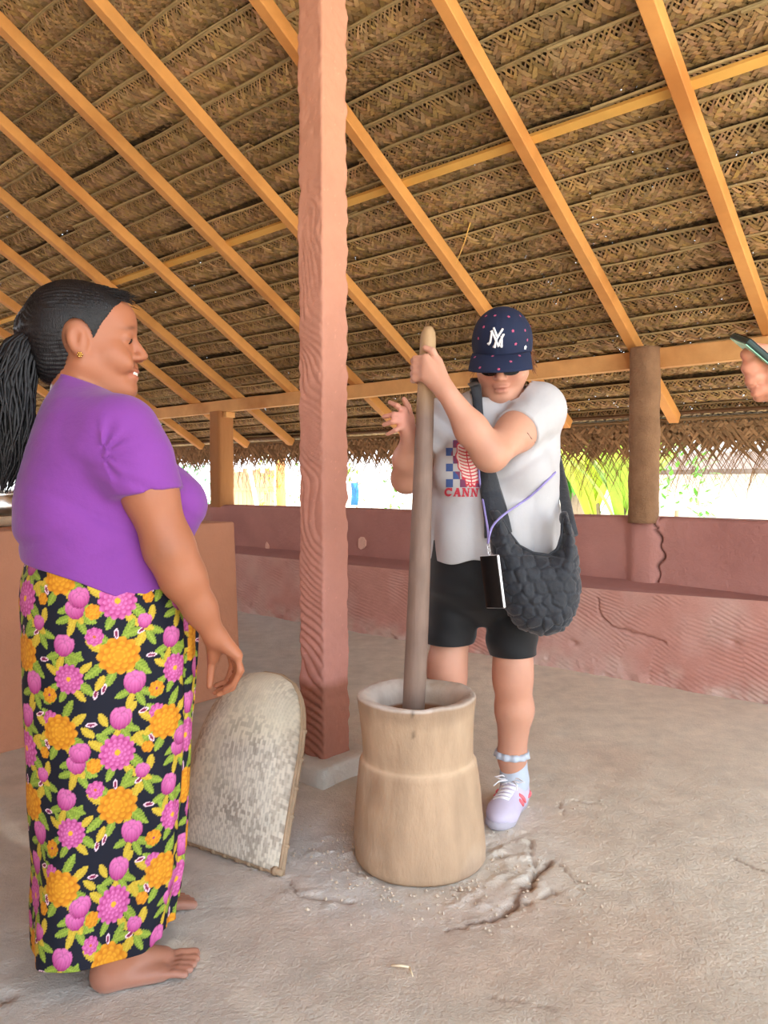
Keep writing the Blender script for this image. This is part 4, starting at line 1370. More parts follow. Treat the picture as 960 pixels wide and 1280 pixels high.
def woman():
    root = empty('person', tuple(OW), 'barefoot person in purple t-shirt and floral wrap skirt, smiling, black ponytail', 'person')
    S = Solid((-1.08, 1.38, -0.01), (-0.28, 2.2, 1.63), 0.0046)
    # trunk under the clothes
    S.loft(SP[:, 0], OW[0] + FW[0] * SP[:, 1], OW[1] + FW[1] * SP[:, 1], SP[:, 2] - .025, SP[:, 3] - .025, ANG_W, 0.03)
    for hl in (heel_f, heel_n):
        an = hl + UZ * .10 + FW * .046
        kn_ = (OW + FW * .03 + UZ * .42) * .5 + .5 * (an + UZ * .32)
        side = np.sign((hl - OW) @ LW)
        S.chain([OW + LW * .075 * side + UZ * .76, kn_, an], [.105, .056, .036], 0.03)
    S.cone(PL(100, 505), PL(104, 455), .068, .060, 0.03)
    S.cone(PL(118, 500), PL(128, 470), .050, .046, 0.03)
    P = head(S, HC, HR, HS, smile=1.0, plump=1.08)
    S.ell(P(.038, 0, .050), np.array([.064, .064, .058]) * HS, HR, 0.02)      # upright forehead
    S.ell(P(.03, 0, -.102), np.array([.055, .045, .022]) * HS, HR, 0.025)      # soft under-chin
    # near arm
    S.chain(sh, shr, 0.03)
    # far arm, hanging on the other side
    fa = [PL(140, 536, .165), OW + LW * .27 + FW * .0 + UZ * .95, OW + LW * .25 + FW * .1 + UZ * .76]
    S.chain(fa, [.068, .048, .028], 0.03)
    S.ell(fa[-1] - UZ * .07 + FW * .02, (.035, .022, .06), frame(FW), 0.02)
    # near hand: palm, four bent fingers, thumb
    wr = sh[-1]
    kn = [PL(297, 820, -.205), PL(295, 817, -.187), PL(291, 814, -.169), PL(286, 812, -.152)]
    for q in kn: S.cone(wr + (q - wr) * .15, q, .0175, .0125, 0.014)
    tips = [[(300, 838), (292, 855), (281, 862)], [(301, 838), (290, 860), (273, 868)], [(298, 836), (288, 858), (269, 866)], [(291, 832), (284, 852), (270, 857)]]
    lats = [-.208, -.190, -.172, -.155]
    for q, tp, la, r in zip(kn, tips, lats, (.0082, .0092, .0095, .0090)):
        finger(S, [q] + [PL(x, y, la + .012 * i) for i, (x, y) in enumerate(tp)], r)
    S.cone(wr, PL(267, 822, -.155), .020, .015, 0.012)
    finger(S, [PL(266, 815, -.155), PL(264, 836, -.150), PL(262, 858, -.152)], .0105)
    # feet
    bare_foot(S, heel_n, ff, LW, 0.97)
    bare_foot(S, heel_f, FW, -LW, 0.97)
    V, F = S.skin(1)
    V[:, 2] = np.maximum(V[:, 2], 0.004)
    N = normals(V, F)
    # skin colour: warm brown, redder lips, paler soles and palm side, dark brows
    base = np.array(srgb(164, 104, 75)) * np.ones((len(V), 1))
    q = ((V - HC) @ HR) / HS
    lip = np.exp(-(((q[:, 0] - .094) / .016) ** 2 + (q[:, 1] / .026) ** 2 + ((q[:, 2] + .067) / .011) ** 2))[:, None]
    base = base * (1 - .7 * lip) + np.array(srgb(176, 92, 84)) * .7 * lip
    for y in (-1, 1):
        br = np.exp(-(((q[:, 0] - .088) / .03) ** 2 + ((q[:, 1] - y * .032) / .018) ** 2 + ((q[:, 2] - .030 + .25 * (np.abs(q[:, 1]) - .032)) / .0045) ** 2))[:, None]
        base = base * (1 - .75 * br) + np.array(srgb(70, 46, 36)) * .75 * br
        ey = np.exp(-(((q[:, 0] - .09) / .02) ** 2 + ((q[:, 1] - y * .031) / .017) ** 2 + ((q[:, 2] - .003) / .0035) ** 2))[:, None]
        base = base * (1 - .6 * ey) + np.array(srgb(60, 36, 30)) * .6 * ey
    foot = np.clip((0.10 - V[:, 2]) / .08, 0, 1)[:, None]
    base = base * (1 - .5 * foot) + np.array(srgb(158, 120, 108)) * .5 * foot
    sole = np.clip((0.018 - V[:, 2]) / .015, 0, 1)[:, None]
    base = base * (1 - .6 * sole) + np.array(srgb(178, 152, 142)) * .6 * sole
    elb = np.exp(-(np.linalg.norm(V - PL(202, 690, -.26), axis=1) / .03) ** 2)[:, None]
    base = base * (1 - .22 * elb)
    base = base * (1 + .05 * vnoise(V, 18, 2)[:, None])
    link('body', mesh_from(V, F, colors=base), M['skin'], root)

    # toenails and fingernails are too small to tell; eyes and teeth show
    for y in (-1, 1):
        mb = MB(); c = P(.084, y * .031, .004)
        mb.lathe((0, 0, 0), [(0.0002, -.0118), (.006, -.010), (.0105, -.005), (.0118, 0), (.0105, .005), (.006, .010), (.0002, .0118)], 16)
        mb.v = [tuple(c + np.array(v) * .98) for v in mb.v]
        mb.build('eye', M['dark'], root, smooth=True)
    mb = MB()
    for i in range(-3, 4):
        a = i * .0062
        mb.box(P(.0965 - 7.5 * a * a, a, -.0665), HR[:, 0] * .002, HR[:, 1] * .0028 * 1.05, HR[:, 2] * .0036)
    mb.build('teeth', M['teeth'], root, bevel=.0008)

    # ---- hair: pulled back over the skull
    Hs = Solid(HC - .22, HC + .22, 0.0042)
    head(Hs, HC, HR, HS, ears=False, plump=1.08)
    Hs.ell(P(.038, 0, .050), np.array([.064, .064, .058]) * HS, HR, 0.02)
    Hs.ell(P(-.06, 0, -.035), np.array([.050, .060, .055]) * HS, HR, 0.03)
    Hs.ell(P(-.050, 0, .030), np.array([.076, .078, .088]) * HS, HR, 0.03)
    Hs.ell(P(-.112, 0, .030), np.array([.032, .035, .034]) * HS, HR, 0.02)
    zz = np.array([-.13, -.09, -.05, -.022, -.004, .02, .05, .075, .10, .14])
    xx = np.array([-.075, -.055, -.040, -.026, .018, .030, .052, .068, .082, .100])
    def lift(Pn):
        """hair lies thin at the hairline and thick over the crown"""
        k = ((Pn - HC) @ HR) / HS
        back = np.clip((np.interp(k[:, 2], zz, xx) - k[:, 0]) / .05, 0, 1)
        return -(.0012 + .0085 * back ** .7)
    Hs.warp(lift)
    V, F = Hs.skin(1)
    def cut(Pn):
        k = ((Pn - HC) @ HR) / HS
        c1 = k[:, 0] - np.interp(k[:, 2], zz, xx) + .004 * vnoise(Pn, 45, 2)
        earh = .030 - np.sqrt((k[:, 0] + .010) ** 2 + ((k[:, 2] + .004) * .72) ** 2)      # clear of the ear
        return np.maximum(c1, np.where(np.abs(k[:, 1]) > .05, earh, -1))
    V, F = trim(V, F, cut)
    k = ((V - HC) @ HR)
    N = normals(V, F)
    V = V + N * (0.0016 * np.sin(np.arctan2(k[:, 1], k[:, 2] - .03) * 70 + 3 * vnoise(V, 30, 2)))[:, None]
    hair = link('hair', mesh_from(V, F), M['hair_black'], root)
    # ponytail and loose flying strands
    r = np.random.default_rng(4)
    ctrl = np.array([PL(50, 408, .0), PL(30, 428, -.005), PL(12, 475, -.01), PL(14, 530, -.02), PL(8, 580, -.02), PL(2, 618, -.02)])
    spread = np.array([.016, .036, .050, .050, .040, .016])
    mb = MB()
    for i in range(230):
        a, d = r.uniform(0, 6.283), math.sqrt(r.uniform(0, 1))
        ln = r.uniform(.72, 1.0)
        ph = r.uniform(0, 6.28)
        pts = []
        for t in np.linspace(0, ln, 14):
            u = t * (len(ctrl) - 1); j = min(int(u), len(ctrl) - 2); f_ = u - j
            c = ctrl[j] * (1 - f_) + ctrl[j + 1] * f_
            sp = spread[j] * (1 - f_) + spread[j + 1] * f_
            wv = .006 * math.sin(t * 16 + ph) * min(1, t * 3)
            pts.append(c + FW * (math.cos(a) * d * sp + wv) + LW * (math.sin(a) * d * sp * .9 + wv * .5))
        w = r.uniform(.0022, .0048)
        mb.tube(pts, [w * (1 - .8 * (q / 13) ** 3) for q in range(14)], 5, cap=False)
    mb.build('ponytail', M['hair_black'], hair, smooth=True, kind='stuff')
    mb = MB()
    def zs(x, y):
        q = 1 - ((x - .038) / .064) ** 2 - (y / .064) ** 2
        q2 = 1 - ((x + .014) / .100) ** 2 - (y / .078) ** 2
        return max(.050 + .058 * math.sqrt(max(q, 0)), .035 + .090 * math.sqrt(max(q2, 0)))
    for i in range(120):
        x0, y0 = r.uniform(.0, .055), r.uniform(-.050, .04)
        l_ = r.uniform(.035, .062)
        up_ = r.uniform(.004, .012)
        pts = [P(x0 - .02, y0, zs(x0 - .02, y0) + .004), P(x0 + l_ * .3, y0, zs(x0 + l_ * .3, y0) + up_), P(x0 + l_ * .7, y0 * .95, zs(x0 + .02, y0) + up_ + r.uniform(-.004, .002)), P(x0 + l_, y0 * .9 + r.uniform(-.012, .012), zs(x0 + .02, y0) + up_ - r.uniform(.002, .016))]
        mb.tube(pts, [.0016, .0014, .0010, .0003], 4, cap=False)
    mb.build('loose_hair', M['hair_black'], hair, smooth=True, kind='stuff')
    mb = MB(); mb.tube([ctrl[0] + FW * .012, ctrl[0] - FW * .012], [.024, .024], 14)
    mb.build('hair_tie', mk('hair_tie', srgb(28, 24, 34), 0.8, 0.05), hair, smooth=True)
    ec = P(-.005, -.091, -.038)
    mb = MB()
    for i in range(6):
        a = i * 1.047
        c = ec + HR[:, 0] * math.cos(a) * .0045 + HR[:, 2] * math.sin(a) * .0045
        mb.tube([c + LW * .002, c - LW * .002], [.0028, .0016], 8)
    mb.tube([ec + LW * .003, ec - LW * .003], [.003, .002], 8)
    mb.build('earring', M['gold'], root, smooth=True)

    # ---- purple shirt
    T = Solid((-1.08, 1.38, 0.78), (-0.26, 2.22, 1.42), 0.0056)
    T.loft(SP[:, 0], OW[0] + FW[0] * SP[:, 1], OW[1] + FW[1] * SP[:, 1], SP[:, 2], SP[:, 3], ANG_W, 0.03, 2.15)
    for y in (-1, 1):
        T.ell(OW + FW * .085 + LW * .085 * y + UZ * 1.055, (.105, .085, .085), frame(FW), 0.05)
    T.cone(PL(100, 520, -.04), PL(150, 540, -.165), .050, .074, 0.05)
    sc = (PL(153, 618, -.207) + PL(219, 610, -.207)) / 2
    axis = PL(212, 686, -.215) - PL(170, 580, -.19); axis /= np.linalg.norm(axis)
    tl = (PL(219, 610, -.207) - PL(153, 618, -.207)); tl /= np.linalg.norm(tl)
    nrm = np.cross(tl, LW); nrm = nrm if nrm @ axis > 0 else -nrm
    T.chain([PL(148, 546, -.160), PL(168, 578, -.185)], [.0785, .0775], 0.045)
    T.cone(PL(168, 578, -.185), PL(196, 640, -.21), .0775, .0705, 0.03, plane=(sc, nrm))
    T.chain([PL(140, 536, .165), OW + LW * .23 + UZ * 1.1], [.078, .066], 0.045)
    el = sh[1] - sh[0]; el = el / np.linalg.norm(el)
    rr = np.random.default_rng(2)
    def folds(Pn):
        q = (Pn - OW)
        u, lat, z = q @ FW, q @ LW, q[:, 2]
        # horizontal rolls round the waist, oblique pulls from the armpit, soft back crease
        cr = lambda v: (1 - np.abs(np.sin(v))) ** 2.2          # a sharp crease in a soft swell
        roll = .011 * cr((z - .28 * u) * 36 + 1.6 * vnoise(Pn, 4, 2)) * np.exp(-((z - .945) / .075) ** 2) * np.clip(.5 + vnoise(Pn + 15, 5, 2), 0, 1)
        roll2 = .010 * cr((z + .55 * u) * 30 + 1.0 + 2 * vnoise(Pn + 3, 4, 2)) * np.exp(-(((z - 1.06) / .08) ** 2 + ((u - .02) / .16) ** 2))
        arm = PL(125, 568, -.20)
        d = Pn - arm
        rad = np.linalg.norm(d, axis=1)
        th = np.arctan2(d[:, 2], d @ FW)
        pull = .0060 * np.sin(th * 11 + .6) * np.exp(-((rad - .045) / .035) ** 2) * (np.abs(th - .2) < 1.5)
        seam = seg_dist(Pn, [PL(149, 500, -.14), PL(137, 520, -.19), PL(127, 545, -.20), PL(124, 568, -.20), PL(140, 598, -.20)])
        pull = pull + .0042 * np.exp(-(seam / .009) ** 2)
        drape = .0065 * np.sin((u * .55 + z) * 44 + 2 * vnoise(Pn + 7, 4, 2)) * np.exp(-(((u + .05) / .10) ** 2 + ((z - 1.12) / .10) ** 2))
        pull = pull + drape
        return roll + roll2 + pull + .002 * vnoise(Pn, 14, 2)
    T.warp(folds)
    V, F = T.skin(2)
    hb, hf_ = PL(36, 699, -.05), PL(210, 744, -.05)
    su, sz = (hf_ - hb) @ FW, hf_[2] - hb[2]
    def hem(Pn):
        u = (Pn - hb) @ FW
        return (hb[2] + sz * u / su + .006 * np.sin(u * 22) + .012 * np.sin(((Pn - OW) @ LW) * 9)) - Pn[:, 2]
    V, F = trim(V, F, hem)
    nb, nf_ = PL(72, 469), PL(139, 495)
    nu_, nz_ = (nf_ - nb) @ FW, nf_[2] - nb[2]
    def neck(Pn):
        u = (Pn - nb) @ FW
        return np.where(np.linalg.norm((Pn - PL(105, 482))[:, :2], axis=1) < .12, Pn[:, 2] - (nb[2] + nz_ * u / nu_), -1)
    V, F = trim(V, F, neck)
    shirt = link('shirt', mesh_from(V, F), M['purple'], root)
    m = shirt.modifiers.new('thick', 'SOLIDIFY'); m.thickness = .003; m.offset = -1
    return root


def flower_print(x, y):
    """printed cotton: dahlias, rosebuds and leaves on near-black; x, y in metres"""
    TW, TH_ = 0.232, 0.326
    s = 0.326 / 366.0
    navy = np.array(srgb(18, 20, 34))
    C = np.tile(navy, (len(x), 1))
    pink = (np.array(srgb(150, 34, 104)), np.array(srgb(214, 116, 174)))
    oran = (np.array(srgb(176, 96, 10)), np.array(srgb(222, 158, 40)))
    green = (np.array(srgb(70, 98, 18)), np.array(srgb(160, 178, 70)))
    yel = (np.array(srgb(160, 128, 18)), np.array(srgb(206, 180, 66)))

    def local(cx, cy):
        dx = (x - cx * s + TW / 2) % TW - TW / 2
        dy = (y - cy * s + TH_ / 2) % TH_ - TH_ / 2
        return dx / s, -dy / s

    def leaf(cx, cy, ang, L, w, pal):
        dx, dy = local(cx, cy)
        a = math.radians(ang)
        p, q = dx * math.cos(a) + dy * math.sin(a), -dx * math.sin(a) + dy * math.cos(a)
        t = p / L
        wid = w * np.clip(t, 0, 1) ** .6 * np.clip(1 - t, 0, 1) ** .7 * 1.9
        m = (t > 0) & (t < 1) & (np.abs(q) < wid * (1 + .12 * np.sin(t * 40)))
        vein = .5 + .5 * np.sin((t * 7 - np.abs(q) / w * 1.3) * 6.28)
        mid = np.exp(-(q / (w * .12)) ** 2)
        k = np.clip(.25 + .45 * vein * (np.abs(q) > w * .1) + .6 * mid, 0, 1)[:, None]
        col = pal[0] * (1 - k) + pal[1] * k
        C[m] = col[m]

    def bloom(cx, cy, R, pal, n=12, wide=1.0, core=None, rot=0.0):
        dx, dy = local(cx, cy)
        dx = dx / wide
        r = np.hypot(dx, dy) / R
        th = np.arctan2(dy, dx) + rot
        done = np.zeros(len(x), bool)
        for ring, (ro, nn) in enumerate(((1.0, n), (.74, n - 1), (.50, n - 3), (.30, 6))):
            edge = ro * (.86 + .14 * np.abs(np.cos(th * nn / 2 + ring)))
            m = r < edge
            pet = np.abs(np.cos(th * nn / 2 + ring))
            inner = ro * .62
            g = np.clip((r - inner) / (edge - inner + 1e-6), 0, 1)
            k = np.clip(.10 + .75 * g * pet + .15 * ring, 0, 1)[:, None]
            col = pal[0] * (1 - k) + pal[1] * k
            col = col * (0.72 + .28 * np.clip((edge - r) / .05, 0, 1) ** .5)[:, None]
            C[m] = col[m]
        if core is not None:
            m = r < .16
            C[m] = core

    def bud(cx, cy, R, ang, pal=pink):
        """half-open rose: a cup of overlapping petals"""
        a = math.radians(ang)
        dx, dy = local(cx, cy)
        p, q = dx * math.cos(a) + dy * math.sin(a), -dx * math.sin(a) + dy * math.cos(a)
        for i, (oq, op, w, h) in enumerate(((0, .30, .62, .80), (-.50, .18, .48, .78), (.50, .18, .48, .78), (-.28, -.10, .52, .78), (.30, -.12, .52, .76), (0, -.30, .50, .66))):
            rr = np.hypot((q / R - oq) / w, (p / R - op) / h)
            m = rr < 1
            tipk = np.clip((p / R - op) / h * .55 + .45, 0, 1)
            streak = .5 + .5 * np.sin(q / R * 22 + i)
            k = np.clip(.05 + .8 * tipk + .15 * streak, 0, 1)[:, None]
            col = (pal[0] * (1 - k) + pal[1] * k) * (.62 + .38 * np.clip((1 - rr) * 5, 0, 1))[:, None]
            C[m] = col[m]

    def drop(cx, cy, ang, L, w):
        leaf(cx, cy, ang, L, w, (np.array(srgb(236, 200, 214)),) * 2)
        a = math.radians(ang)
        leaf(cx + .14 * L * math.cos(a), cy - .14 * L * math.sin(a), ang, L * .72, w * .62, (np.array(srgb(120, 30, 70)),) * 2)

    for (cx, cy, R) in ((255, 155, 50), (256, 285, 54), (400, 335, 42), (376, 463, 50)):
        for i, a in enumerate((-20, 28, 75, 128, 160, 205, 255, 300, 335)):
            ra = math.radians(a)
            leaf(cx + R * .65 * math.cos(ra), cy - R * .65 * math.sin(ra), a + (12 if i % 2 else -14), R * (.82 + .14 * (i % 3)), R * .27, green if i % 3 != 1 else yel)
    for (cx, cy, ang) in ((295, 355, 90), (262, 440, 70), (388, 258, 60), (418, 172, 110), (162, 148, 100), (168, 512, 100), (318, 208, 80)):
        for a in (200, 250, 300, 340):
            ra = math.radians(a)
            leaf(cx + 8 * math.cos(ra), cy - 8 * math.sin(ra) + 14, a, 44, 12, green if a != 250 else yel)
    for (cx, cy, ang) in ((300, 235, 30), (200, 385, 80), (180, 445, 0), (322, 292, 0), (250, 220, 270), (345, 505, 120), (330, 420, 200), (225, 350, 250)):
        drop(cx, cy, ang, 26, 7)
    for (cx, cy, a) in ((175, 205, 120), (330, 395, 20), (300, 400, 230), (210, 420, 300), (340, 230, 150), (320, 120, 40), (200, 110, 140), (340, 170, 260), (222, 330, 240), (300, 480, 300)):
        leaf(cx, cy, a, 40, 12, green if (cx + cy) % 2 else yel)
    bloom(200, 236, 22, pink, 8, core=oran[0]); bloom(348, 376, 20, oran, 8, core=pink[0]); bloom(198, 178, 19, oran, 7); bloom(350, 432, 20, pink, 8, core=oran[0]); bloom(330, 150, 15, oran, 6)
    for b in ((295, 355, 28, 90), (262, 440, 28, 80), (388, 258, 26, 70), (418, 172, 24, 110), (162, 148, 22, 100), (168, 512, 24, 100), (318, 208, 18, 80)): bud(*b)
    bloom(255, 155, 45, pink, 14, 1.05, core=oran[1])
    bloom(256, 285, 46, oran, 11, 1.15, rot=.3)
    bloom(400, 335, 36, pink, 13, core=oran[1], rot=.2)
    bloom(376, 463, 43, oran, 11, 1.08, rot=.6)
    return C


def skirt(root):
    rows = [(688, 36, 226, .190), (700, 31, 230, .196), (720, 26, 238, .203), (745, 24, 241, .208), (780, 26, 241, .207), (820, 28, 239, .203), (880, 31, 235, .196), (940, 36, 231, .190), (1000, 40, 227, .186), (1060, 42, 222, .186), (1110, 40, 212, .196), (1160, 42, 206, .204)]
    Q = profile(rows)
    nth, nv = 660, 430
    th = np.arange(nth) / nth * 2 * math.pi
    z0 = .95
    T, Vv = np.meshgrid(th, np.linspace(0, 1, nv))
    T, Vv = T.ravel(), Vv.ravel()
    near = np.clip(-np.sin(T), 0, 1)
    hemz = .062 + .022 * near + .092 * np.exp(-((np.angle(np.exp(1j * (T - 0.35)))) / .95) ** 2) + .004 * np.sin(5 * T)
    Z = z0 + (hemz - z0) * Vv
    I = lambda k: np.interp(Z, Q[:, 0], Q[:, k])
    A, B = I(2), I(3)
    c3 = np.stack([np.cos(T), np.sin(T), Z * 2.2], 1)
    front = np.exp(-((np.angle(np.exp(1j * (T + 0.25)))) / .55) ** 2)
    down = np.clip(Vv * 1.3, 0, 1)
    fold = front * (.0075 * np.sin(T * 21 + 2.2 * vnoise(c3, 1.5, 2)) + .004 * np.sin(T * 43 + 1 + 2 * vnoise(c3 + 4, 2, 2))) * (.35 + .9 * down)
    fold = fold + .007 * np.sin(T * 6 + 1.5 * Vv + 2 * vnoise(c3 + 9, 1.2, 2)) * down + .004 * vnoise(c3, 3.5, 2)
    # the wrap's outer edge hangs as a step along the near front
    edge = -0.62 - .10 * Vv + .03 * np.sin(Vv * 9)
    dT = np.angle(np.exp(1j * (T - edge)))
    fold = fold + .010 * (1 / (1 + np.exp(-dT / .02))) * np.exp(-np.clip(dT, 0, 9) / .5) * (Vv > .05)
    r = 1 + fold / .19
    u, l = I(1) + A * np.cos(T) * r, B * np.sin(T) * r
    pw = 2 + 1.3 * Vv
    kk = (np.abs(np.cos(T)) ** pw + np.abs(np.sin(T)) ** pw) ** (-1 / pw)
    u = I(1) + (u - I(1)) * kk; l = l * kk - .024 * Vv
    V = OW + np.outer(u, FW) + np.outer(l, LW) + np.outer(Z, [0, 0, 1])
    # print runs with the cloth: arc length round the hips, height down the skirt; the overlap shifts it
    arc = np.angle(np.exp(1j * (T + math.pi / 2))) * .197
    arc = arc + np.where(dT > 0, .055 + 0.3 * fold, 0)
    ph = PL(120, 752, -.2)
    ref = .0085
    C = flower_print(arc + 255 * .326 / 366 - ref, (ph[2] - Z) * 1.0 + 155 * .326 / 366)
    me = mesh_from(V, grid_faces(nth, nv, True)[:, ::-1], colors=C)
    o = link('skirt', me, M['skirt'], root)
    m = o.modifiers.new('thick', 'SOLIDIFY'); m.thickness = .002; m.offset = -1
    return o


w_root = woman()
skirt(w_root)
# ================================================================== WOMAN pounding: white printed t-shirt, navy cap
from mathutils.bvhtree import BVHTree

M['cotton_white'] = mk('white_cotton', srgb(188, 186, 188), 0.9, 0.03, 10, 0.12, 420, bump2=0.1, bs2=16)
M['black_lycra'] = mk('black_lycra', srgb(18, 18, 21), 0.7, 0.08, 12, 0.1, 300, sheen=0.2)
M['navy'] = mk('navy_twill', srgb(32, 40, 66), 0.85, 0.06, 20, 0.2, 420)
M['white_thread'] = mk('white_thread', srgb(240, 240, 242), 0.7, 0.02)
M['pink_thread'] = mk('pink_thread', srgb(176, 84, 116), 0.8, 0.15, 60)
M['shoe'] = mk('lilac_white_mesh', srgb(202, 194, 216), 0.8, 0.05, 20, 0.3, 500)
M['shoe_accent'] = mk('coral_accent', srgb(240, 120, 128), 0.7, 0.1, 20)
M['sole'] = mk('grey_sole', srgb(178, 174, 186), 0.8, 0.06)
M['sock'] = mk('pale_sock', srgb(188, 198, 212), 0.9, 0.05, 20, 0.3, 300)
M['quilt'] = mk('charcoal_quilt', srgb(42, 45, 52), 0.6, 0.1, 14, 0.25, 110, sheen=0.2, bump2=0.2, bs2=30)
M['lilac_cord'] = mk('lilac_cord', srgb(150, 140, 200), 0.6, 0.1, 90)
M['steel'] = mk('steel', (0.78, 0.78, 0.8), 0.28, 0.03, metal=1.0)
M['glass_black'] = mk('black_glass', srgb(16, 16, 18), 0.12, 0.02, spec=0.5)

TD = 2.55
tf = np.array([-0.20, -0.86, -0.44])
TR = frame(tf)
TC = W(628, 447, 2.475)
TS = 1.04
tourist_o = (W(600, 700, TD) * np.array([1, 1, 0]))
t_rows = [(478, 606, 655, .055), (492, 578, 676, .085), (508, 560, 690, .105), (535, 546, 698, .120), (570, 540, 700, .130), (610, 538, 698, .138), (650, 537, 700, .143), (690, 537, 704, .145), (730, 537, 704, .145)]
TP = np.array(sorted([((W(a, y, TD) + W(b, y, TD))[2] / 2, (W(a, y, TD) + W(b, y, TD))[0] / 2, (W(b, y, TD) - W(a, y, TD))[0] / 2, c) for y, a, b, c in t_rows]))
TY = TD - 0.0

L_sh, L_el, L_wr = W(676, 514, 2.50), W(613, 567, 2.265), W(560, 493, 2.245)
R_sh, R_el, R_wr = W(556, 524, 2.57), W(508, 598, 2.50), W(512, 549, 2.37)
KL, AL = W(641, 850, 2.515), W(643, 984, 2.565)
KR, AR = W(559, 848, 2.54), W(549, 985, 2.62)


def surf(me_obj):
    me = me_obj.data
    return BVHTree.FromPolygons([v.co for v in me.vertices], [p.vertices for p in me.polygons])


def hit(bvh, px, py):
    r = ray(px, py)
    loc, n, i, d = bvh.ray_cast(Vector(CC), Vector(r).normalized())
    if loc is None: return None, None
    n = np.array(n)
    if n @ r > 0: n = -n
    return np.array(loc), n


def shape_letters(lx, ly):
    """CANN in fat slab letters; lx in letter widths from the left, ly 0 bottom to 1 top"""
    out = np.zeros(lx.shape, bool)
    for i, ch in enumerate('CANN'):
        x = (lx - i) / 0.92
        y = ly
        on = (x >= 0) & (x <= 1) & (y >= 0) & (y <= 1)
        if ch == 'C':
            r = np.hypot((x - .5) / .5, (y - .5) / .5)
            s = (r < 1) & (r > .48) & ~((x > .6) & (np.abs(y - .5) < .20))
            s |= (x > .74) & (x < .95) & (y > .62) & (y < .98)
        elif ch == 'A':
            w = .17
            s = (np.abs((x - .5) + (1 - y) * .34) < w * .62) | (np.abs((x - .5) - (1 - y) * .34) < w)
            s |= (np.abs(y - .36) < .075) & (np.abs(x - .5) < .26)
            s |= (y < .13) & ((np.abs(x - .17) < .19) | (np.abs(x - .82) < .20))
        else:
            s = (np.abs(x - .20) < .085) | (np.abs(x - .82) < .075)
            s |= np.abs((x - .22) - (1 - y) * .58) < .135
            s |= ((y < .13) & (np.abs(x - .20) < .2)) | ((y > .87) & ((np.abs(x - .2) < .22) | (np.abs(x - .82) < .18)))
        out |= on & s
    return out


def shirt_print(bvh, parent, mat):
    nx, ny = 160, 230
    X = np.linspace(549, 618, nx); Y = np.linspace(534, 625, ny)
    GX, GY = np.meshgrid(X, Y)
    zx, zy = (GX - 470) * 4.571, (GY - 390) * 4.571          # the zoomed frame the print was measured in
    col = np.zeros(GX.shape + (3,)); on = np.zeros(GX.shape, bool)
    blue, plum, red, cream = (np.array(srgb(*c)) for c in ((70, 92, 146), (122, 66, 98), (196, 62, 78), (222, 202, 196)))
    cx, cy = np.floor((zx - 400) / 39.5).astype(int), np.floor((zy - 866) / 44).astype(int)
    chk = ((cx + cy) % 2 == 0) & (cx >= 0) & (cx <= 5) & (cy >= -5) & (cy <= 2) & ~((cy < -2) & (cx < 1)) 
    on |= chk; col[chk] = blue
    # a big ridged shell with a scalloped outline over the checks
    u, v = (zx - 530 + 14 * np.sin((zy - 700) / 60)) / 62, (zy - 840) / 165
    rim = 1 + .06 * np.sin(np.arctan2(v, u) * 16)
    rr = np.hypot(u, v)
    body = rr < rim
    pl = (rr < rim * 1.35) & chk; col[pl] = plum
    on |= body; col[body] = cream
    ln = body & ((rr > rim * .90) | (np.sin((zy + 26 * u * u) * 2 * math.pi / 19) > .35) & (np.abs(u) < .75) | (np.abs(u) < .05))
    col[ln] = red
    txt = shape_letters((zx - 390) / 49.0 - (zy - 1050) * -.0015, 1 - (zy - 1001 - (zx - 390) * .02) / 50)
    below = zy > 998
    on = np.where(below, txt, on); col[below] = red
    V, idx = [], -np.ones(GX.shape, int)
    C, Fc = [], []
    need = np.zeros(GX.shape, bool)
    need[:-1, :-1] |= on[:-1, :-1]; need[1:, :-1] |= on[:-1, :-1]; need[:-1, 1:] |= on[:-1, :-1]; need[1:, 1:] |= on[:-1, :-1]
    for j in range(ny):
        for i in range(nx):
            if not need[j, i]: continue
            p, n = hit(bvh, X[i], Y[j])
            if p is None or abs(n[1]) < .15: continue
            idx[j, i] = len(V); V.append(p + n * .0016); C.append(col[j, i] if on[j, i] else col[max(0, j - 1), max(0, i - 1)])
    cf = []
    for j in range(ny - 1):
        for i in range(nx - 1):
            if on[j, i]:
                q = (idx[j, i], idx[j + 1, i], idx[j + 1, i + 1], idx[j, i + 1])
                if min(q) < 0: continue
                ys = [V[k][1] for k in q]
                if max(ys) - min(ys) > .02: continue
                Fc.append(q); cf.append(col[j, i])
    me = bpy.data.meshes.new('print'); me.from_pydata([tuple(v) for v in V], [], Fc)
    a = me.color_attributes.new('Col', 'FLOAT_COLOR', 'CORNER')
    a.data.foreach_set('color', np.repeat(np.concatenate([np.array(cf), np.ones((len(cf), 1))], 1).astype(np.float32), 4, axis=0).ravel())
    return link('shirt_print', me, mat, parent, label='faded red and blue checked print with the letters CANN', kind='stuff')


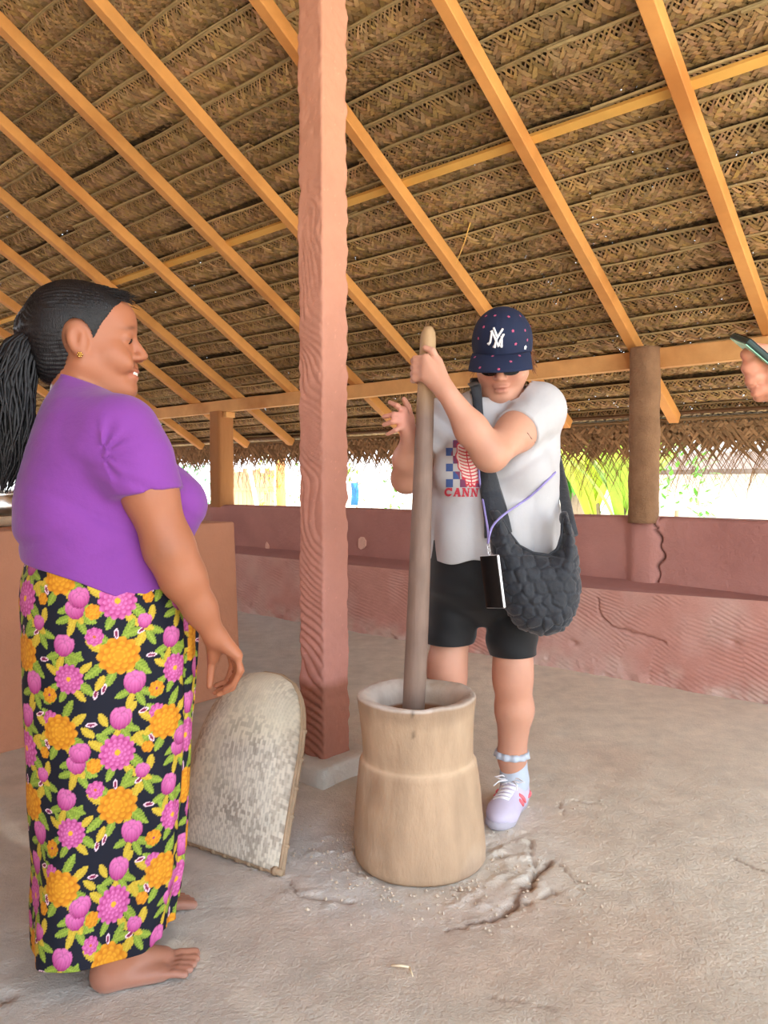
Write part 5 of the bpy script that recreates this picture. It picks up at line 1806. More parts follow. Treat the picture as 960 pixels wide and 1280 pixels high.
def tourist():
    root = empty('person', tuple(tourist_o), 'person in navy cap and white printed t-shirt pounding with the long pestle', 'person')
    S = Solid((-0.02, 2.08, -0.01), (0.72, 2.86, 1.70), 0.0048)
    S.loft(TP[:, 0], TP[:, 1], TP[:, 0] * 0 + TY + .01, TP[:, 2] - .03, TP[:, 3] - .035, 0.0, 0.03)
    S.cone(W(626, 512, 2.53), W(627, 470, 2.50), .066, .060, 0.03)
    P = head(S, TC, TR, TS, ears=True, plump=1.10, chinw=1.15)
    S.ell(P(.02, 0, -.108), np.array([.05, .048, .026]) * TS, TR, 0.03)
    S.chain([L_sh, (L_sh + L_el) / 2, L_el, L_el * .55 + L_wr * .45 + np.array([0, 0, -.006]), L_wr], [.068, .060, .050, .0455, .030], 0.03)
    S.chain([R_sh, (R_sh + R_el) / 2, R_el, R_el * .5 + R_wr * .5 + np.array([-.004, 0, 0]), R_wr], [.064, .054, .045, .040, .028], 0.03)
    # legs
    S.chain([W(640, 735, 2.60), KL + UZ * .05, KL, W(643, 886, 2.535), W(640, 945, 2.56), AL], [.078, .060, .0595, .060, .044, .038], 0.03)
    S.chain([W(572, 735, 2.61), KR + UZ * .05, KR, KR * .68 + AR * .32, KR * .25 + AR * .75, AR], [.078, .060, .0595, .060, .044, .038], 0.03)
    # left hand closed round the pestle
    c0 = pestle_at(463)
    fx = np.array([1.0, 0, 0]); fy = np.array([0, 1.0, 0])
    kn = []
    for i, hgt in enumerate((.030, .010, -.010, -.029)):
        c = c0 + PE_D * hgt
        k_ = c - fy * .043 - fx * .010
        kn.append(k_)
        S.cone(L_wr + (k_ - L_wr) * .2, k_, .0215, .0135, 0.014)
        rad_ = .0098 if i < 3 else .0086
        finger(S, [k_, c - fx * .039 - fy * .024, c - fx * .043 + fy * .008, c - fx * .024 + fy * .036, c + fx * .004 + fy * .039], rad_ * 1.12)
    c = c0 + PE_D * .045
    S.cone(L_wr, c0 + PE_D * .022 + fx * .026 - fy * .034, .022, .0155, 0.014)
    finger(S, [c0 + PE_D * .022 + fx * .026 - fy * .034, c + fx * .010 - fy * .041 + PE_D * .006, c - fx * .012 - fy * .036 + PE_D * .016], .0118)
    # right hand open beside it
    kn2 = [(505, 513), (503, 519), (502, 526), (503, 533)]
    tp2 = [[(496, 507), (487, 503)], [(492, 518), (480, 521)], [(491, 527), (480, 531)], [(494, 538), (484, 543)]]
    dd = [2.335, 2.325, 2.322, 2.325]
    for q, t_, d_, r_ in zip(kn2, tp2, dd, (.0095, .0098, .0095, .0086)):
        k_ = W(*q, d_)
        S.cone(R_wr + (k_ - R_wr) * .15, k_, .0190, .0125, 0.012)
        finger(S, [k_, W(*t_[0], d_ - .012), W(*t_[1], d_ + .004)], r_)
    S.cone(R_wr, W(513, 522, 2.36), .019, .014, 0.012)
    finger(S, [W(513, 522, 2.36), W(510, 508, 2.365), W(505, 499, 2.36)], .0112)
    V, F = S.skin(1)
    base = np.array(srgb(200, 148, 124)) * np.ones((len(V), 1))
    q = ((V - TC) @ TR) / TS
    lip = np.exp(-(((q[:, 0] - .094) / .016) ** 2 + (q[:, 1] / .026) ** 2 + ((q[:, 2] + .067) / .011) ** 2))[:, None]
    base = base * (1 - .6 * lip) + np.array(srgb(160, 82, 76)) * .6 * lip
    rosy = np.exp(-(((q[:, 0] - .085) / .05) ** 2 + ((np.abs(q[:, 1]) - .03) / .03) ** 2 + ((q[:, 2] + .03) / .03) ** 2))[:, None]
    base = base * (1 - .35 * rosy) + np.array(srgb(196, 116, 98)) * .35 * rosy
    knee = np.exp(-(np.minimum(np.linalg.norm(V - KL, axis=1), np.linalg.norm(V - KR, axis=1)) / .07) ** 2)[:, None]
    base = base * (1 - .25 * knee) + np.array(srgb(196, 120, 104)) * .25 * knee
    palm = np.exp(-(np.linalg.norm(V - W(500, 522, 2.33), axis=1) / .06) ** 2)[:, None]
    base = base * (1 - .5 * palm) + np.array(srgb(204, 128, 116)) * .5 * palm
    base = base * (1 + .05 * vnoise(V, 16, 2)[:, None])
    body = link('body', mesh_from(V, F, colors=base), M['skin'], root)
    bv = surf(body)
    # small line tattoos above the knee and at the sleeve
    ink = mk('ink', srgb(60, 50, 56), 0.8, 0.05)
    for (pts) in ([(538, 802), (537, 810), (541, 811), (543, 804)], [(659, 541), (664, 548), (669, 553)]):
        path = [hit(bv, *p_) for p_ in pts]
        path = [a + n * .0004 for a, n in path if a is not None]
        if len(path) > 2:
            mb = MB(); mb.tube(path, .0011, 5); mb.build('tattoo_line', ink, body, smooth=True)

    # ---- hair under the cap
    Hs = Solid(TC - .22, TC + .22, 0.0045)
    Hs.ell(P(-.020, 0, .022), np.array([.102, .083, .090]) * TS, TR, 0.02)
    Hs.ell(P(-.065, 0, -.045), np.array([.055, .070, .065]) * TS, TR, 0.04)
    Vh, Fh = Hs.skin(1)
    def cut(Pn):
        k = ((Pn - TC) @ TR) / TS
        return k[:, 0] - np.interp(k[:, 2], [-.12, -.06, -.02, .02, .05], [-.05, -.028, -.012, .022, .04])
    Vh, Fh = trim(Vh, Fh, cut)
    k = (Vh - TC) @ TR
    Vh = Vh + normals(Vh, Fh) * (.002 * np.sin(np.arctan2(k[:, 1], k[:, 0]) * 60 + 4 * vnoise(Vh, 25, 2)))[:, None]
    hair = link('hair', mesh_from(Vh, Fh), M['hair_brown'], root)
    mb = MB(); r = np.random.default_rng(8)
    for i in range(80):
        sd = 1 if i < 55 else -1
        y0 = sd * .082; z0 = r.uniform(-.03, .03); x0 = r.uniform(-.06, .0)
        mb.tube([P(x0, y0 * .95, z0 + .01), P(x0 + r.uniform(-.01, .015), y0 * 1.08, z0 - .015), P(x0 + r.uniform(-.02, .03), y0 * r.uniform(1.02, 1.3), z0 - r.uniform(.02, .055))], [.0016, .0013, .0004], 4, cap=False)
    mb.build('loose_hair', M['hair_brown'], hair, smooth=True, kind='stuff')
    ec = P(-.004, .086, -.042)
    mb = MB(); mb.tube([ec + TR[:, 1] * .0, ec + TR[:, 1] * .004], [.0032, .0018], 8); mb.build('ear_stud', M['steel'], root, smooth=True)

    # ---- sunglasses
    mb = MB()
    for y in (-1, 1):
        c = P(.104, y * .033, -.003)
        ring = []
        for i in range(20):
            a = i * .31416
            e_ = 0.8
            px_ = .027 * math.copysign(abs(math.cos(a)) ** e_, math.cos(a)); pz_ = .021 * math.copysign(abs(math.sin(a)) ** e_, math.sin(a))
            ring.append(c + TR[:, 1] * px_ + TR[:, 2] * pz_ - TR[:, 0] * (abs(y * .033 + px_) ** 2 * 3.2))
        o_ = TR[:, 0] * .003
        mb.add([p + o_ for p in ring] + [p - o_ for p in ring], [tuple(range(20)), tuple(range(39, 19, -1))] + [(i, i + 20, (i + 1) % 20 + 20, (i + 1) % 20) for i in range(20)])
    gl = mb.build('sunglasses', M['glass_black'], root, smooth=False)
    mb = MB()
    mb.tube([P(.108, -.008, .012), P(.111, 0, .014), P(.108, .008, .012)], .0022, 6)
    mb.build('bridge', M['glass_black'], gl, smooth=True)
    for y in (-1, 1):
        mb = MB(); mb.tube([P(.088, y * .064, .012), P(.04, y * .083, .010), P(-.01, y * .086, .008)], .0024, 6)
        mb.build('temple_arm', M['glass_black'], gl, smooth=True)

    # ---- cap
    K = Solid(TC - .24, TC + .24, 0.004)
    K.ell(P(-.012, 0, .046), np.array([.116, .0925, .104]) * TS, TR, 0.01)
    K.ell(P(.030, 0, .088), np.array([.072, .070, .060]) * TS, TR, 0.03)
    def seams(Pn):
        k_ = ((Pn - TC) @ TR) / TS
        a = np.arctan2(k_[:, 1], k_[:, 0] + .012)
        d = np.abs((a / (math.pi / 3) + .0) % 1 - .5) - .5
        return .0016 * np.exp(-(d / .03) ** 2) + .0012 * vnoise(Pn, 22, 2)
    K.warp(seams)
    Vk, Fk = K.skin(1)
    def capcut(Pn):
        k_ = ((Pn - TC) @ TR) / TS
        return np.interp(k_[:, 0], [-.13, -.05, .05, .11], [-.012, .006, .026, .040]) - k_[:, 2]
    Vk, Fk = trim(Vk, Fk, capcut)
    cap = link('cap', mesh_from(Vk, Fk), M['navy'], root)
    m = cap.modifiers.new('thick', 'SOLIDIFY'); m.thickness = .003; m.offset = -1
    # brim: curved bill that dips at its sides
    nu, nv = 33, 12
    vs = []
    for j in range(nv):
        t = j / (nv - 1)
        for i in range(nu):
            a = (i / (nu - 1) - .5) * 2 * 1.12
            root_ = np.array([.012 + .094 * math.cos(a) - .004, .0865 * math.sin(a) / math.sin(1.12) * .98 if abs(a) > 0 else 0, .040 - .016 * (1 - math.cos(a))])
            ln = .074 * (math.cos(a * .80)) ** .65
            tip = root_ + np.array([ln * .90, .010 * math.sin(a), -ln * .42 - .016 * (a / 1.12) ** 2 * 1.0])
            q = root_ * (1 - t) + tip * t + np.array([0, 0, .006 * math.sin(t * math.pi)])
            vs.append(P(*q))
    me = mesh_from(np.array(vs), grid_faces(nu, nv))
    bill = link('bill', me, M['navy'], cap)
    m = bill.modifiers.new('thick', 'SOLIDIFY'); m.thickness = .0045; m.offset = 0
    bd, bb = surf(cap), surf(bill)
    # the interlocked letters on the front
    def strokes(lines, w, name, mat, off=.0016):
        mb = MB()
        for ln in lines:
            pts = []
            for (a, b) in zip(ln[:-1], ln[1:]):
                n_ = max(2, int(math.hypot(b[0] - a[0], b[1] - a[1]) / 8))
                pts += [(a[0] + (b[0] - a[0]) * i / n_, a[1] + (b[1] - a[1]) * i / n_) for i in range(n_)]
            pts.append(ln[-1])
            path = []
            for (zx, zy) in pts:
                p_, n_ = hit(bd, 550 + zx / 6, 370 + zy / 6)
                if p_ is not None: path.append(p_ + n_ * off)
            mb.tube(path, w, 8, flat=1.0)
        return mb.build(name, mat, cap, smooth=True)
    lg = [[(360, 352), (368, 362), (378, 345), (386, 300), (392, 262), (382, 272)], [(388, 262), (404, 296), (424, 345), (436, 378), (450, 340), (474, 290), (482, 292)],
          [(404, 240), (412, 262), (428, 306)], [(470, 246), (462, 262), (440, 296), (426, 318), (418, 350), (408, 380), (398, 378), (420, 381)], [(462, 300), (462, 340), (462, 380), (450, 374), (468, 380)]]
    lo = strokes(lg, .0034, 'cap_logo', M['white_thread'])
    for (zx, zy) in ((328, 232), (288, 318), (413, 147), (515, 155), (547, 262), (638, 258), (568, 360), (655, 330), (675, 225), (600, 150), (345, 150)):
        p_, n_ = hit(bd, 550 + zx / 6, 370 + zy / 6)
        if p_ is None: continue
        dot(p_, n_, .0054, M['pink_thread'], cap)
    for (zx, zy) in ((265, 462), (395, 455), (530, 495), (595, 452), (302, 540), (440, 552)):
        p_, n_ = hit(bb, 550 + zx / 6, 370 + zy / 6)
        if p_ is None: p_, n_ = hit(bd, 550 + zx / 6, 370 + zy / 6)
        if p_ is None: continue
        dot(p_ + n_ * .002, n_, .0054, M['pink_thread'], cap)
    p_, n_ = hit(bd, 550 + 640 / 6, 370 + 386 / 6)
    if p_ is not None: dot(p_, n_, .008, M['white_thread'], cap, 'side_tag')

    # ---- t-shirt
    T = Solid((-0.02, 2.1, 0.78), (0.74, 2.86, 1.50), 0.0056)
    T.loft(TP[:, 0], TP[:, 1], TP[:, 0] * 0 + TY, TP[:, 2], TP[:, 3], 0.0, 0.03, 2.2)
    T.ell(W(575, 588, 2.44), (.085, .07, .08), None, 0.05)
    T.ell(W(655, 588, 2.44), (.085, .07, .08), None, 0.05)
    T.ell(W(606, 665, 2.46), (.13, .06, .10), None, 0.06)
    hc = (W(617, 519, 2.385) + W(669, 552, 2.385)) / 2
    ax = L_el - L_sh; ax /= np.linalg.norm(ax)
    T.cone(W(640, 500, 2.53), W(670, 508, 2.51), .060, .076, 0.05)
    T.cone(L_sh + UZ * .004, L_sh + ax * .20, .079, .074, 0.035, plane=(hc, ax))
    ax2 = R_el - R_sh; ax2 /= np.linalg.norm(ax2)
    T.cone(R_sh, R_sh + ax2 * .17, .078, .068, 0.035, plane=(R_sh + ax2 * .135, ax2))
    def folds(Pn):
        x, y, z = Pn[:, 0], Pn[:, 1], Pn[:, 2]
        cr = lambda v: (1 - np.abs(np.sin(v))) ** 2.0
        f = .0105 * (cr(x * 34 + 1.6 * vnoise(Pn * np.array([1, 1, .25]), 5, 2)) - .3) * np.clip((1.10 - z) / .16, 0, 1)
        f += .008 * cr((x * .75 - z) * 30 + 1.3 * vnoise(Pn + 4, 4, 2)) * np.exp(-(((x - .42) / .14) ** 2 + ((z - 1.12) / .13) ** 2))
        f += .007 * cr((x * .9 + z) * 32 + vnoise(Pn + 9, 5, 2)) * np.exp(-(((x - .26) / .10) ** 2 + ((z - 1.30) / .09) ** 2))
        sh_ = L_sh + np.array([-.07, -.03, -.04])
        d = Pn - sh_
        rad = np.linalg.norm(d, axis=1); th = np.arctan2(d[:, 2], d[:, 0])
        f += .0040 * np.sin(th * 8 + .5) * np.exp(-((rad - .06) / .04) ** 2)
        f += .005 * np.sin((x * .8 + z) * 70) * np.exp(-(((x - .17) / .08) ** 2 + ((z - 1.3) / .1) ** 2))
        return f + .0025 * vnoise(Pn, 11, 2)
    T.warp(folds)
    V, F = T.skin(2)
    zh = W(575, 703, 2.41)[2]
    def hem(Pn): return (zh + .006 * np.sin(Pn[:, 0] * 24) + .004 * np.sin(Pn[:, 0] * 51)) - Pn[:, 2]
    V, F = trim(V, F, hem)
    na, nb_ = W(600, 497, 2.46), W(627, 478, 2.60)
    def neck(Pn):
        t = np.clip((Pn[:, 1] - na[1]) / (nb_[1] - na[1]), -.5, 1.5)
        return np.where(np.linalg.norm((Pn - W(624, 490, 2.53))[:, :2], axis=1) < .105, Pn[:, 2] - (na[2] + (nb_[2] - na[2]) * t), -1)
    V, F = trim(V, F, neck)
    shirt = link('t_shirt', mesh_from(V, F), M['cotton_white'], root)
    m = shirt.modifiers.new('thick', 'SOLIDIFY'); m.thickness = .003; m.offset = -1
    pm_ = mk('shirt_ink', (1, 1, 1), 0.9, 0.06, 90, attr=True)
    shirt_print(surf(shirt), shirt, pm_)

    # ---- shorts
    Q = Solid((0.0, 2.3, 0.42), (0.66, 2.9, 1.0), 0.0056)
    z_ = [W(0, y, 2.6)[2] for y in (780, 755, 735, 700, 670)]
    Q.loft(z_, [W(600, 735, 2.59)[0]] * 5, [2.60, 2.585, 2.57, 2.56, 2.555], [.10, .160, .180, .178, .172], [.08, .125, .140, .138, .132], 0.0, 0.03)
    Q.chain([W(636, 745, 2.585), W(640, 800, 2.535), KL + UZ * .02], [.094, .080, .0725], 0.02)
    Q.chain([W(570, 745, 2.59), W(562, 795, 2.555), KR + UZ * .02], [.094, .080, .0725], 0.02)
    Q.warp(lambda Pn: .003 * np.sin((Pn[:, 2] + Pn[:, 0] * .4) * 75 + 3 * vnoise(Pn, 5, 2)) * np.clip((.9 - Pn[:, 2]) * 4, 0, 1))
    V, F = Q.skin(2)
    zl, zr = W(640, 823, 2.46)[2], W(560, 809, 2.47)[2]
    xm = W(601, 780, 2.55)[0]
    V, F = trim(V, F, lambda Pn: np.where(Pn[:, 0] > xm, zl + .03 * (Pn[:, 0] - .42), zr) - Pn[:, 2])
    so = link('shorts', mesh_from(V, F), M['black_lycra'], root)
    m = so.modifiers.new('thick', 'SOLIDIFY'); m.thickness = .003; m.offset = -1

    # ---- socks and shoes
    for side, (A_, toe_, nm) in enumerate(((AL, G(617, 1040), 'left'), (AR, G(523, 1046), 'right'))):
        fw = toe_ - A_; fw[2] = 0; fw /= np.linalg.norm(fw)
        heel = toe_ - fw * .272; heel[2] = 0
        lt = np.cross(UZ, fw)
        Pp = lambda x, y, z: heel + fw * x + lt * y + UZ * z
        ank = Pp(.072, 0, .10)
        Z = Solid(heel + np.array([-.35, -.35, .02]), heel + np.array([.35, .35, .32]), 0.005)
        top = W(641, 953, 2.57) if side == 0 else AR * .70 + KR * .30
        leg = W(640, 945, 2.56) if side == 0 else KR * .25 + AR * .75
        top = np.array([leg[0], leg[1], 0.200])
        Z.chain([Pp(.085, 0, .06), ank, top + UZ * .02], [.044, .0450, .0490], 0.02)
        Vs, Fs = Z.skin(1)
        Vs, Fs = trim(Vs, Fs, lambda Pn: Pn[:, 2] - top[2])
        sk = link('sock', mesh_from(Vs, Fs), M['sock'], root)
        n = 96
        vs = []
        for j, (dr, dz) in enumerate(((-.001, -.006), (.003, .002), (.0055, -.008), (.006, -.018))):
            for i in range(n):
                a = 6.283 * i / n
                w_ = .0022 * math.sin(i * 2 * math.pi * 11 / n) * j / 2
                vs.append(top + np.array([math.cos(a) * (.0505 + dr + w_), math.sin(a) * (.0505 + dr + w_), dz]))
        fr = link('sock_frill', mesh_from(np.array(vs), grid_faces(n, 4, True)), M['sock'], sk)
        m = fr.modifiers.new('thick', 'SOLIDIFY'); m.thickness = .002
        # upper
        U = Solid(heel + np.array([-.36, -.36, -.01]), heel + np.array([.36, .36, .2]), 0.0042)
        Rf = frame(fw)
        U.ell(Pp(.045, 0, .052), (.045, .037, .046), Rf, 0.02)
        U.cone(Pp(.055, 0, .085), Pp(.06, 0, .055), .040, .040, 0.02)
        U.cone(Pp(.09, 0, .066), Pp(.185, .002, .044), .044, .040, 0.03)
        U.ell(Pp(.205, .004, .038), (.066, .047, .032), Rf, 0.03)
        U.cone(Pp(.05, 0, .03), Pp(.2, .003, .03), .036, .044, 0.02)
        U.cone(Pp(.055, 0, .16), Pp(.075, 0, .085), .040, .034, 0.008, True)
        Vu, Fu = U.skin(1)
        Vu[:, 2] = np.maximum(Vu[:, 2], .016)
        sh_ = link('shoe', mesh_from(Vu, Fu), M['shoe'], root)
        bvs = surf(sh_)
        # sole
        out = [(-.004, 0), (.004, .026), (.04, .037), (.10, .036), (.16, .044), (.21, .050), (.25, .038), (.272, .012), (.272, -.010), (.25, -.036), (.20, -.047), (.15, -.042), (.10, -.037), (.04, -.037), (.004, -.026)]
        mb = MB(); kk = len(out)
        lv = [(0.94, .002), (1.0, .008), (1.02, .020), (.99, .030), (.90, .032)]
        mb.add([Pp(.134 + (x - .134) * s_, y * s_, z) for s_, z in lv for x, y in out], [tuple(range(kk))[::-1], tuple((len(lv) - 1) * kk + i for i in range(kk))] + [(j * kk + i, j * kk + (i + 1) % kk, (j + 1) * kk + (i + 1) % kk, (j + 1) * kk + i) for j in range(len(lv) - 1) for i in range(kk)])
        mb.build('shoe_sole', M['sole'], sh_, smooth=True)
        # laces over the instep and a bow
        mb = MB()
        def on_top(x, y):
            loc, n_, _, _ = bvs.ray_cast(Vector(Pp(x, y, .25)), Vector((0, 0, -1)))
            return np.array(loc) + UZ * .003 if loc is not None else Pp(x, y, .09)
        for i in range(5):
            x = .112 + i * .021
            mb.tube([on_top(x, -.026), on_top(x + .010, 0), on_top(x + .004, .026)], .0032, 6)
            mb.tube([on_top(x + .012, -.026), on_top(x + .006, 0), on_top(x - .004, .026)], .0028, 6)
        b0 = on_top(.112, 0) + UZ * .004
        for s_ in (-1, 1):
            mb.tube([b0, b0 + lt * s_ * .028 + fw * .006 + UZ * .012, b0 + lt * s_ * .052 + fw * .01 + UZ * .004, b0 + lt * s_ * .03 + fw * .014 + UZ * .002, b0], .0028, 6)
            mb.tube([b0, b0 + lt * s_ * .030 + fw * .03, b0 + lt * s_ * .040 + fw * .055 - UZ * .008], .0024, 6)
        mb.build('laces', M['white_thread'], sh_, smooth=True)
        # coral flashes on the side
        for s_ in (-1, 1):
            for (x0, z0, x1, z1) in ((.095, .040, .135, .078), (.115, .036, .150, .066), (.02, .05, .07, .05)):
                pts = []
                for t in np.linspace(0, 1, 7):
                    loc, n_, _, _ = bvs.ray_cast(Vector(Pp(x0 + (x1 - x0) * t, s_ * .2, z0 + (z1 - z0) * t)), Vector(-lt * s_))
                    if loc is not None: pts.append(np.array(loc) + lt * s_ * .0005)
                if len(pts) > 3:
                    mb = MB(); mb.tube(pts, [.004 + .003 * math.sin(3.1 * i / len(pts)) for i in range(len(pts))], 8); mb.build('coral_flash', M['shoe_accent'], sh_, smooth=True)
    return shirt, body


def dot(p, n, r, mat, parent, name='embroidered_flower'):
    n = n / np.linalg.norm(n)
    u = np.cross(n, [0.1, 0.2, 1]); u /= np.linalg.norm(u)
    v = np.cross(n, u)
    mb = MB()
    k = 15
    vs = [p + n * .0022]
    for i in range(k):
        a = 6.283 * i / k
        q = r * (.8 + .2 * math.cos(a * 5))
        vs.append(p + u * math.cos(a) * q + v * math.sin(a) * q + n * .0004)
    mb.add(vs, [(0, 1 + i, 1 + (i + 1) % k) for i in range(k)])
    mb.build(name, mat, parent, smooth=True)


t_shirt, t_body = tourist()
bts = surf(t_shirt)


def on_shirt(px, py, off, fallback_d=2.45):
    p, n = hit(bts, px, py)
    if p is None: return W(px, py, fallback_d)
    return p + n * off


# ---- quilted bag at her hip
def make_bag():
    root = empty('shoulder_bag', tuple(W(670, 740, 2.40)), 'charcoal quilted crescent shoulder bag hanging at the hip of the person in the cap', 'bag')
    poly = [(612, 636), (616, 690), (622, 732), (633, 764), (650, 785), (676, 794), (702, 787), (718, 767), (725, 738), (723, 705), (716, 672), (707, 640), (702, 642), (703, 668), (698, 686), (686, 695), (666, 692), (648, 683), (637, 668), (628, 650), (620, 634)]
    D0 = 2.375
    Pq = np.array([W(x, y, D0)[[0, 2]] for x, y in poly])
    S = Solid((Pq[:, 0].min() - .03, D0 - .14, Pq[:, 1].min() - .03), (Pq[:, 0].max() + .03, D0 + .16, Pq[:, 1].max() + .03), 0.0042)
    X, Z = np.meshgrid(S.ax[0], S.ax[2], indexing='ij')
    pts = np.stack([X.ravel(), Z.ravel()], 1)
    d = seg_dist(pts, list(Pq) + [Pq[0]])
    ins = np.zeros(len(pts), bool)
    for a, b in zip(Pq, np.roll(Pq, -1, 0)):
        c = (a[1] > pts[:, 1]) != (b[1] > pts[:, 1])
        ins ^= c & (pts[:, 0] < (b[0] - a[0]) * (pts[:, 1] - a[1]) / (b[1] - a[1] + 1e-12) + a[0])
    sd = np.where(ins, -d, d).reshape(X.shape)
    th = np.where(sd < 0, .072 * np.sqrt(np.clip(1 - (1 - np.clip(-sd / .075, 0, 1)) ** 2, 0, 1)), 0)
    yc = D0 + .25 * (X - Pq[:, 0].mean()) ** 2
    S.F = (np.abs(S.ax[1][None, :, None] - yc[:, None, :]) - th[:, None, :]).astype(np.float32)
    S.F = np.where(sd[:, None, :] > 0, np.maximum(S.F, sd[:, None, :]), S.F).astype(np.float32)
    V, F = S.skin(3)
    N = normals(V, F)
    # pads: round quilting cells in staggered rows
    r = np.random.default_rng(12)
    cell = .042
    c2 = []
    for j in range(-8, 9):
        for i in range(-8, 9):
            c2.append((Pq[:, 0].mean() + (i + .5 * (j % 2)) * cell + r.uniform(-.012, .012), Pq[:, 1].mean() + j * cell * .86 + r.uniform(-.012, .012)))
    c2 = np.array(c2)
    dd = np.sqrt(((V[:, None, [0, 2]] - c2[None]) ** 2).sum(2)); dd.sort(axis=1)
    e = np.clip((dd[:, 1] - dd[:, 0]) / .016, 0, 1)
    pad = .0085 * np.sqrt(1 - (1 - e) ** 2) + .0016 * np.sin(np.arctan2(V[:, 2], V[:, 0]) * 150) * (1 - e)
    gather = .004 * np.sin(V[:, 0] * 260 + V[:, 2] * 90) * np.clip((W(625, 700, D0)[0] - V[:, 0]) / .03, 0, 1)
    V = V + N * (pad - .004 + gather + .005 * vnoise(V, 34, 3))[:, None]
    link('quilted_body', mesh_from(V, F), M['quilt'], root)
    # front strap: gathered band from the neck across the chest to the bag
    path = [(594, 482, .03), (597, 500, .012), (598, 530, .012), (601, 565, .012), (606, 590, .014), (612, 615, .018), (617, 640, .022), (621, 668, .028)]
    cen = [on_shirt(x, y, o_) for x, y, o_ in path]
    cen = [np.array([c[0], min(c[1], 2.47), c[2]]) for c in cen]
    cen[-2][1] = min(cen[-2][1], 2.38); cen[-1][1] = 2.365
    cen = [W(590, 478, 2.56)] + cen
    wd = [.016, .016, .015, .015, .019, .024, .030, .036, .040]
    V = []
    nn = 60; mm = 18
    tt = np.linspace(0, len(cen) - 1, nn)
    for t in tt:
        j = min(int(t), len(cen) - 2); f = t - j
        c = cen[j] * (1 - f) + cen[j + 1] * f; w_ = wd[j] * (1 - f) + wd[j + 1] * f
        for k in range(mm):
            a = 6.283 * k / mm
            rr = 1 + .10 * math.sin(a * 7 + t * 1.3)
            V.append(c + np.array([math.cos(a) * w_ * rr, math.sin(a) * w_ * .42 * rr, math.cos(a) * w_ * .25]))
    link('strap', mesh_from(np.array(V), grid_faces(mm, nn, True)[:, ::-1]), M['quilt'], root)
    mb = MB(); mb.tube([W(714, 668, 2.385), W(709, 640, 2.46), W(704, 610, 2.56), W(697, 575, 2.66), W(660, 500, 2.70), W(615, 476, 2.64), W(590, 478, 2.56)], [.022, .019, .017, .016, .015, .015, .015], 12, flat=.6)
    mb.build('strap', M['quilt'], root, smooth=True)
    # sewn edge along the opening
    mb = MB(); mb.tube([W(x, y, D0 - .022) for x, y in ((622, 640), (629, 652), (638, 668), (649, 682), (666, 691), (686, 694), (697, 686), (702, 668), (703, 648))], .0045, 8)
    mb.build('edge_binding', M['quilt'], root, smooth=True)


make_bag()


# ---- phone on a lilac lanyard
def make_phone():
    c = W(616, 727, 2.275)
    root = empty('phone', tuple(c), 'black phone with a steel edge hanging on a lilac cord before the black shorts', 'phone')
    up = W(611, 690, 2.28) - W(620, 762, 2.272); hh = np.linalg.norm(up) / 2; up /= 2 * hh
    wx = np.array([.62, -.72, 0]); wx = wx - up * (wx @ up); wx /= np.linalg.norm(wx)
    nx_ = np.cross(up, wx)
    if nx_[0] < 0: nx_ = -nx_
    mb = MB(); mb.box(c, wx * .036, nx_ * .0055, up * .080)
    fr = mb.build('case', M['steel'], root, bevel=.004)
    for s_ in (-1, 1):
        mb = MB(); mb.box(c + nx_ * .0058 * s_, wx * .0335, nx_ * .0008, up * .0775)
        mb.build('screen' if s_ < 0 else 'back_glass', M['glass_black'], root, bevel=.0005)
    top = c + up * .080
    mb = MB()
    for i in range(4):
        q = top + up * (.006 + i * .0075)
        u_ = wx if i % 2 else nx_
        ring = [q + u_ * math.cos(a) * .005 + up * math.sin(a) * .006 for a in np.linspace(0, 6.283, 11)]
        mb.tube(ring, .0014, 5)
    mb.build('clasp', M['steel'], root, smooth=True)
    a = top + up * .034
    s1 = [a] + [W(x, y, d) for x, y, d in ((612, 668, 2.275), (617, 656, 2.275), (630, 643, 2.285))] + [on_shirt(x, y, .006) for x, y in ((648, 631), (664, 617), (680, 602), (692, 590))]
    s2 = [a] + [W(x, y, d) for x, y, d in ((610, 664, 2.285), (606, 640, 2.33))] + [on_shirt(x, y, .008) for x, y in ((602, 618), (598, 600), (595, 570), (592, 540), (591, 510), (592, 492))]
    for s_ in (s1, s2):
        cr = [np.array(p) for p in s_]
        sm = []
        for j in range(len(cr) - 1):
            p0, p1, p2, p3 = cr[max(j - 1, 0)], cr[j], cr[j + 1], cr[min(j + 2, len(cr) - 1)]
            for t in np.linspace(0, 1, 6)[:-1]:
                sm.append(.5 * (2 * p1 + (p2 - p0) * t + (2 * p0 - 5 * p1 + 4 * p2 - p3) * t * t + (3 * p1 - p0 - 3 * p2 + p3) * t ** 3))
        sm.append(cr[-1])
        mb = MB(); mb.tube(sm, .0034, 8); mb.build('lanyard', M['lilac_cord'], root, smooth=True)


make_phone()
# ================================================================== OUTSIDE, beyond the wall
M['sand'] = mk('sunlit_sand', srgb(226, 210, 184), 0.95, 0.12, 3, 0.2, 30)
M['leaf'] = mk('green_leaf', srgb(110, 168, 62), 0.55, 0.25, 6, attr=True)
M['bark'] = mk('bark', srgb(150, 126, 100), 0.9, 0.2, 10, 0.3, 40)
M['whitewash'] = mk('whitewash', srgb(240, 238, 232), 0.9, 0.05, 3)
M['old_tiles'] = mk('old_roof_tiles', srgb(112, 96, 86), 0.85, 0.2, 8)
M['plank'] = mk('weathered_plank', srgb(186, 152, 116), 0.85, 0.2, 6, rnd=0.15, stretch=(3, 3, 0.4))


def WN(px, py, n):
    """point seen at a pixel on the upright plane n metres out along the wall's normal"""
    r = ray(px, py)
    return CC + r * (n / (r @ ND))


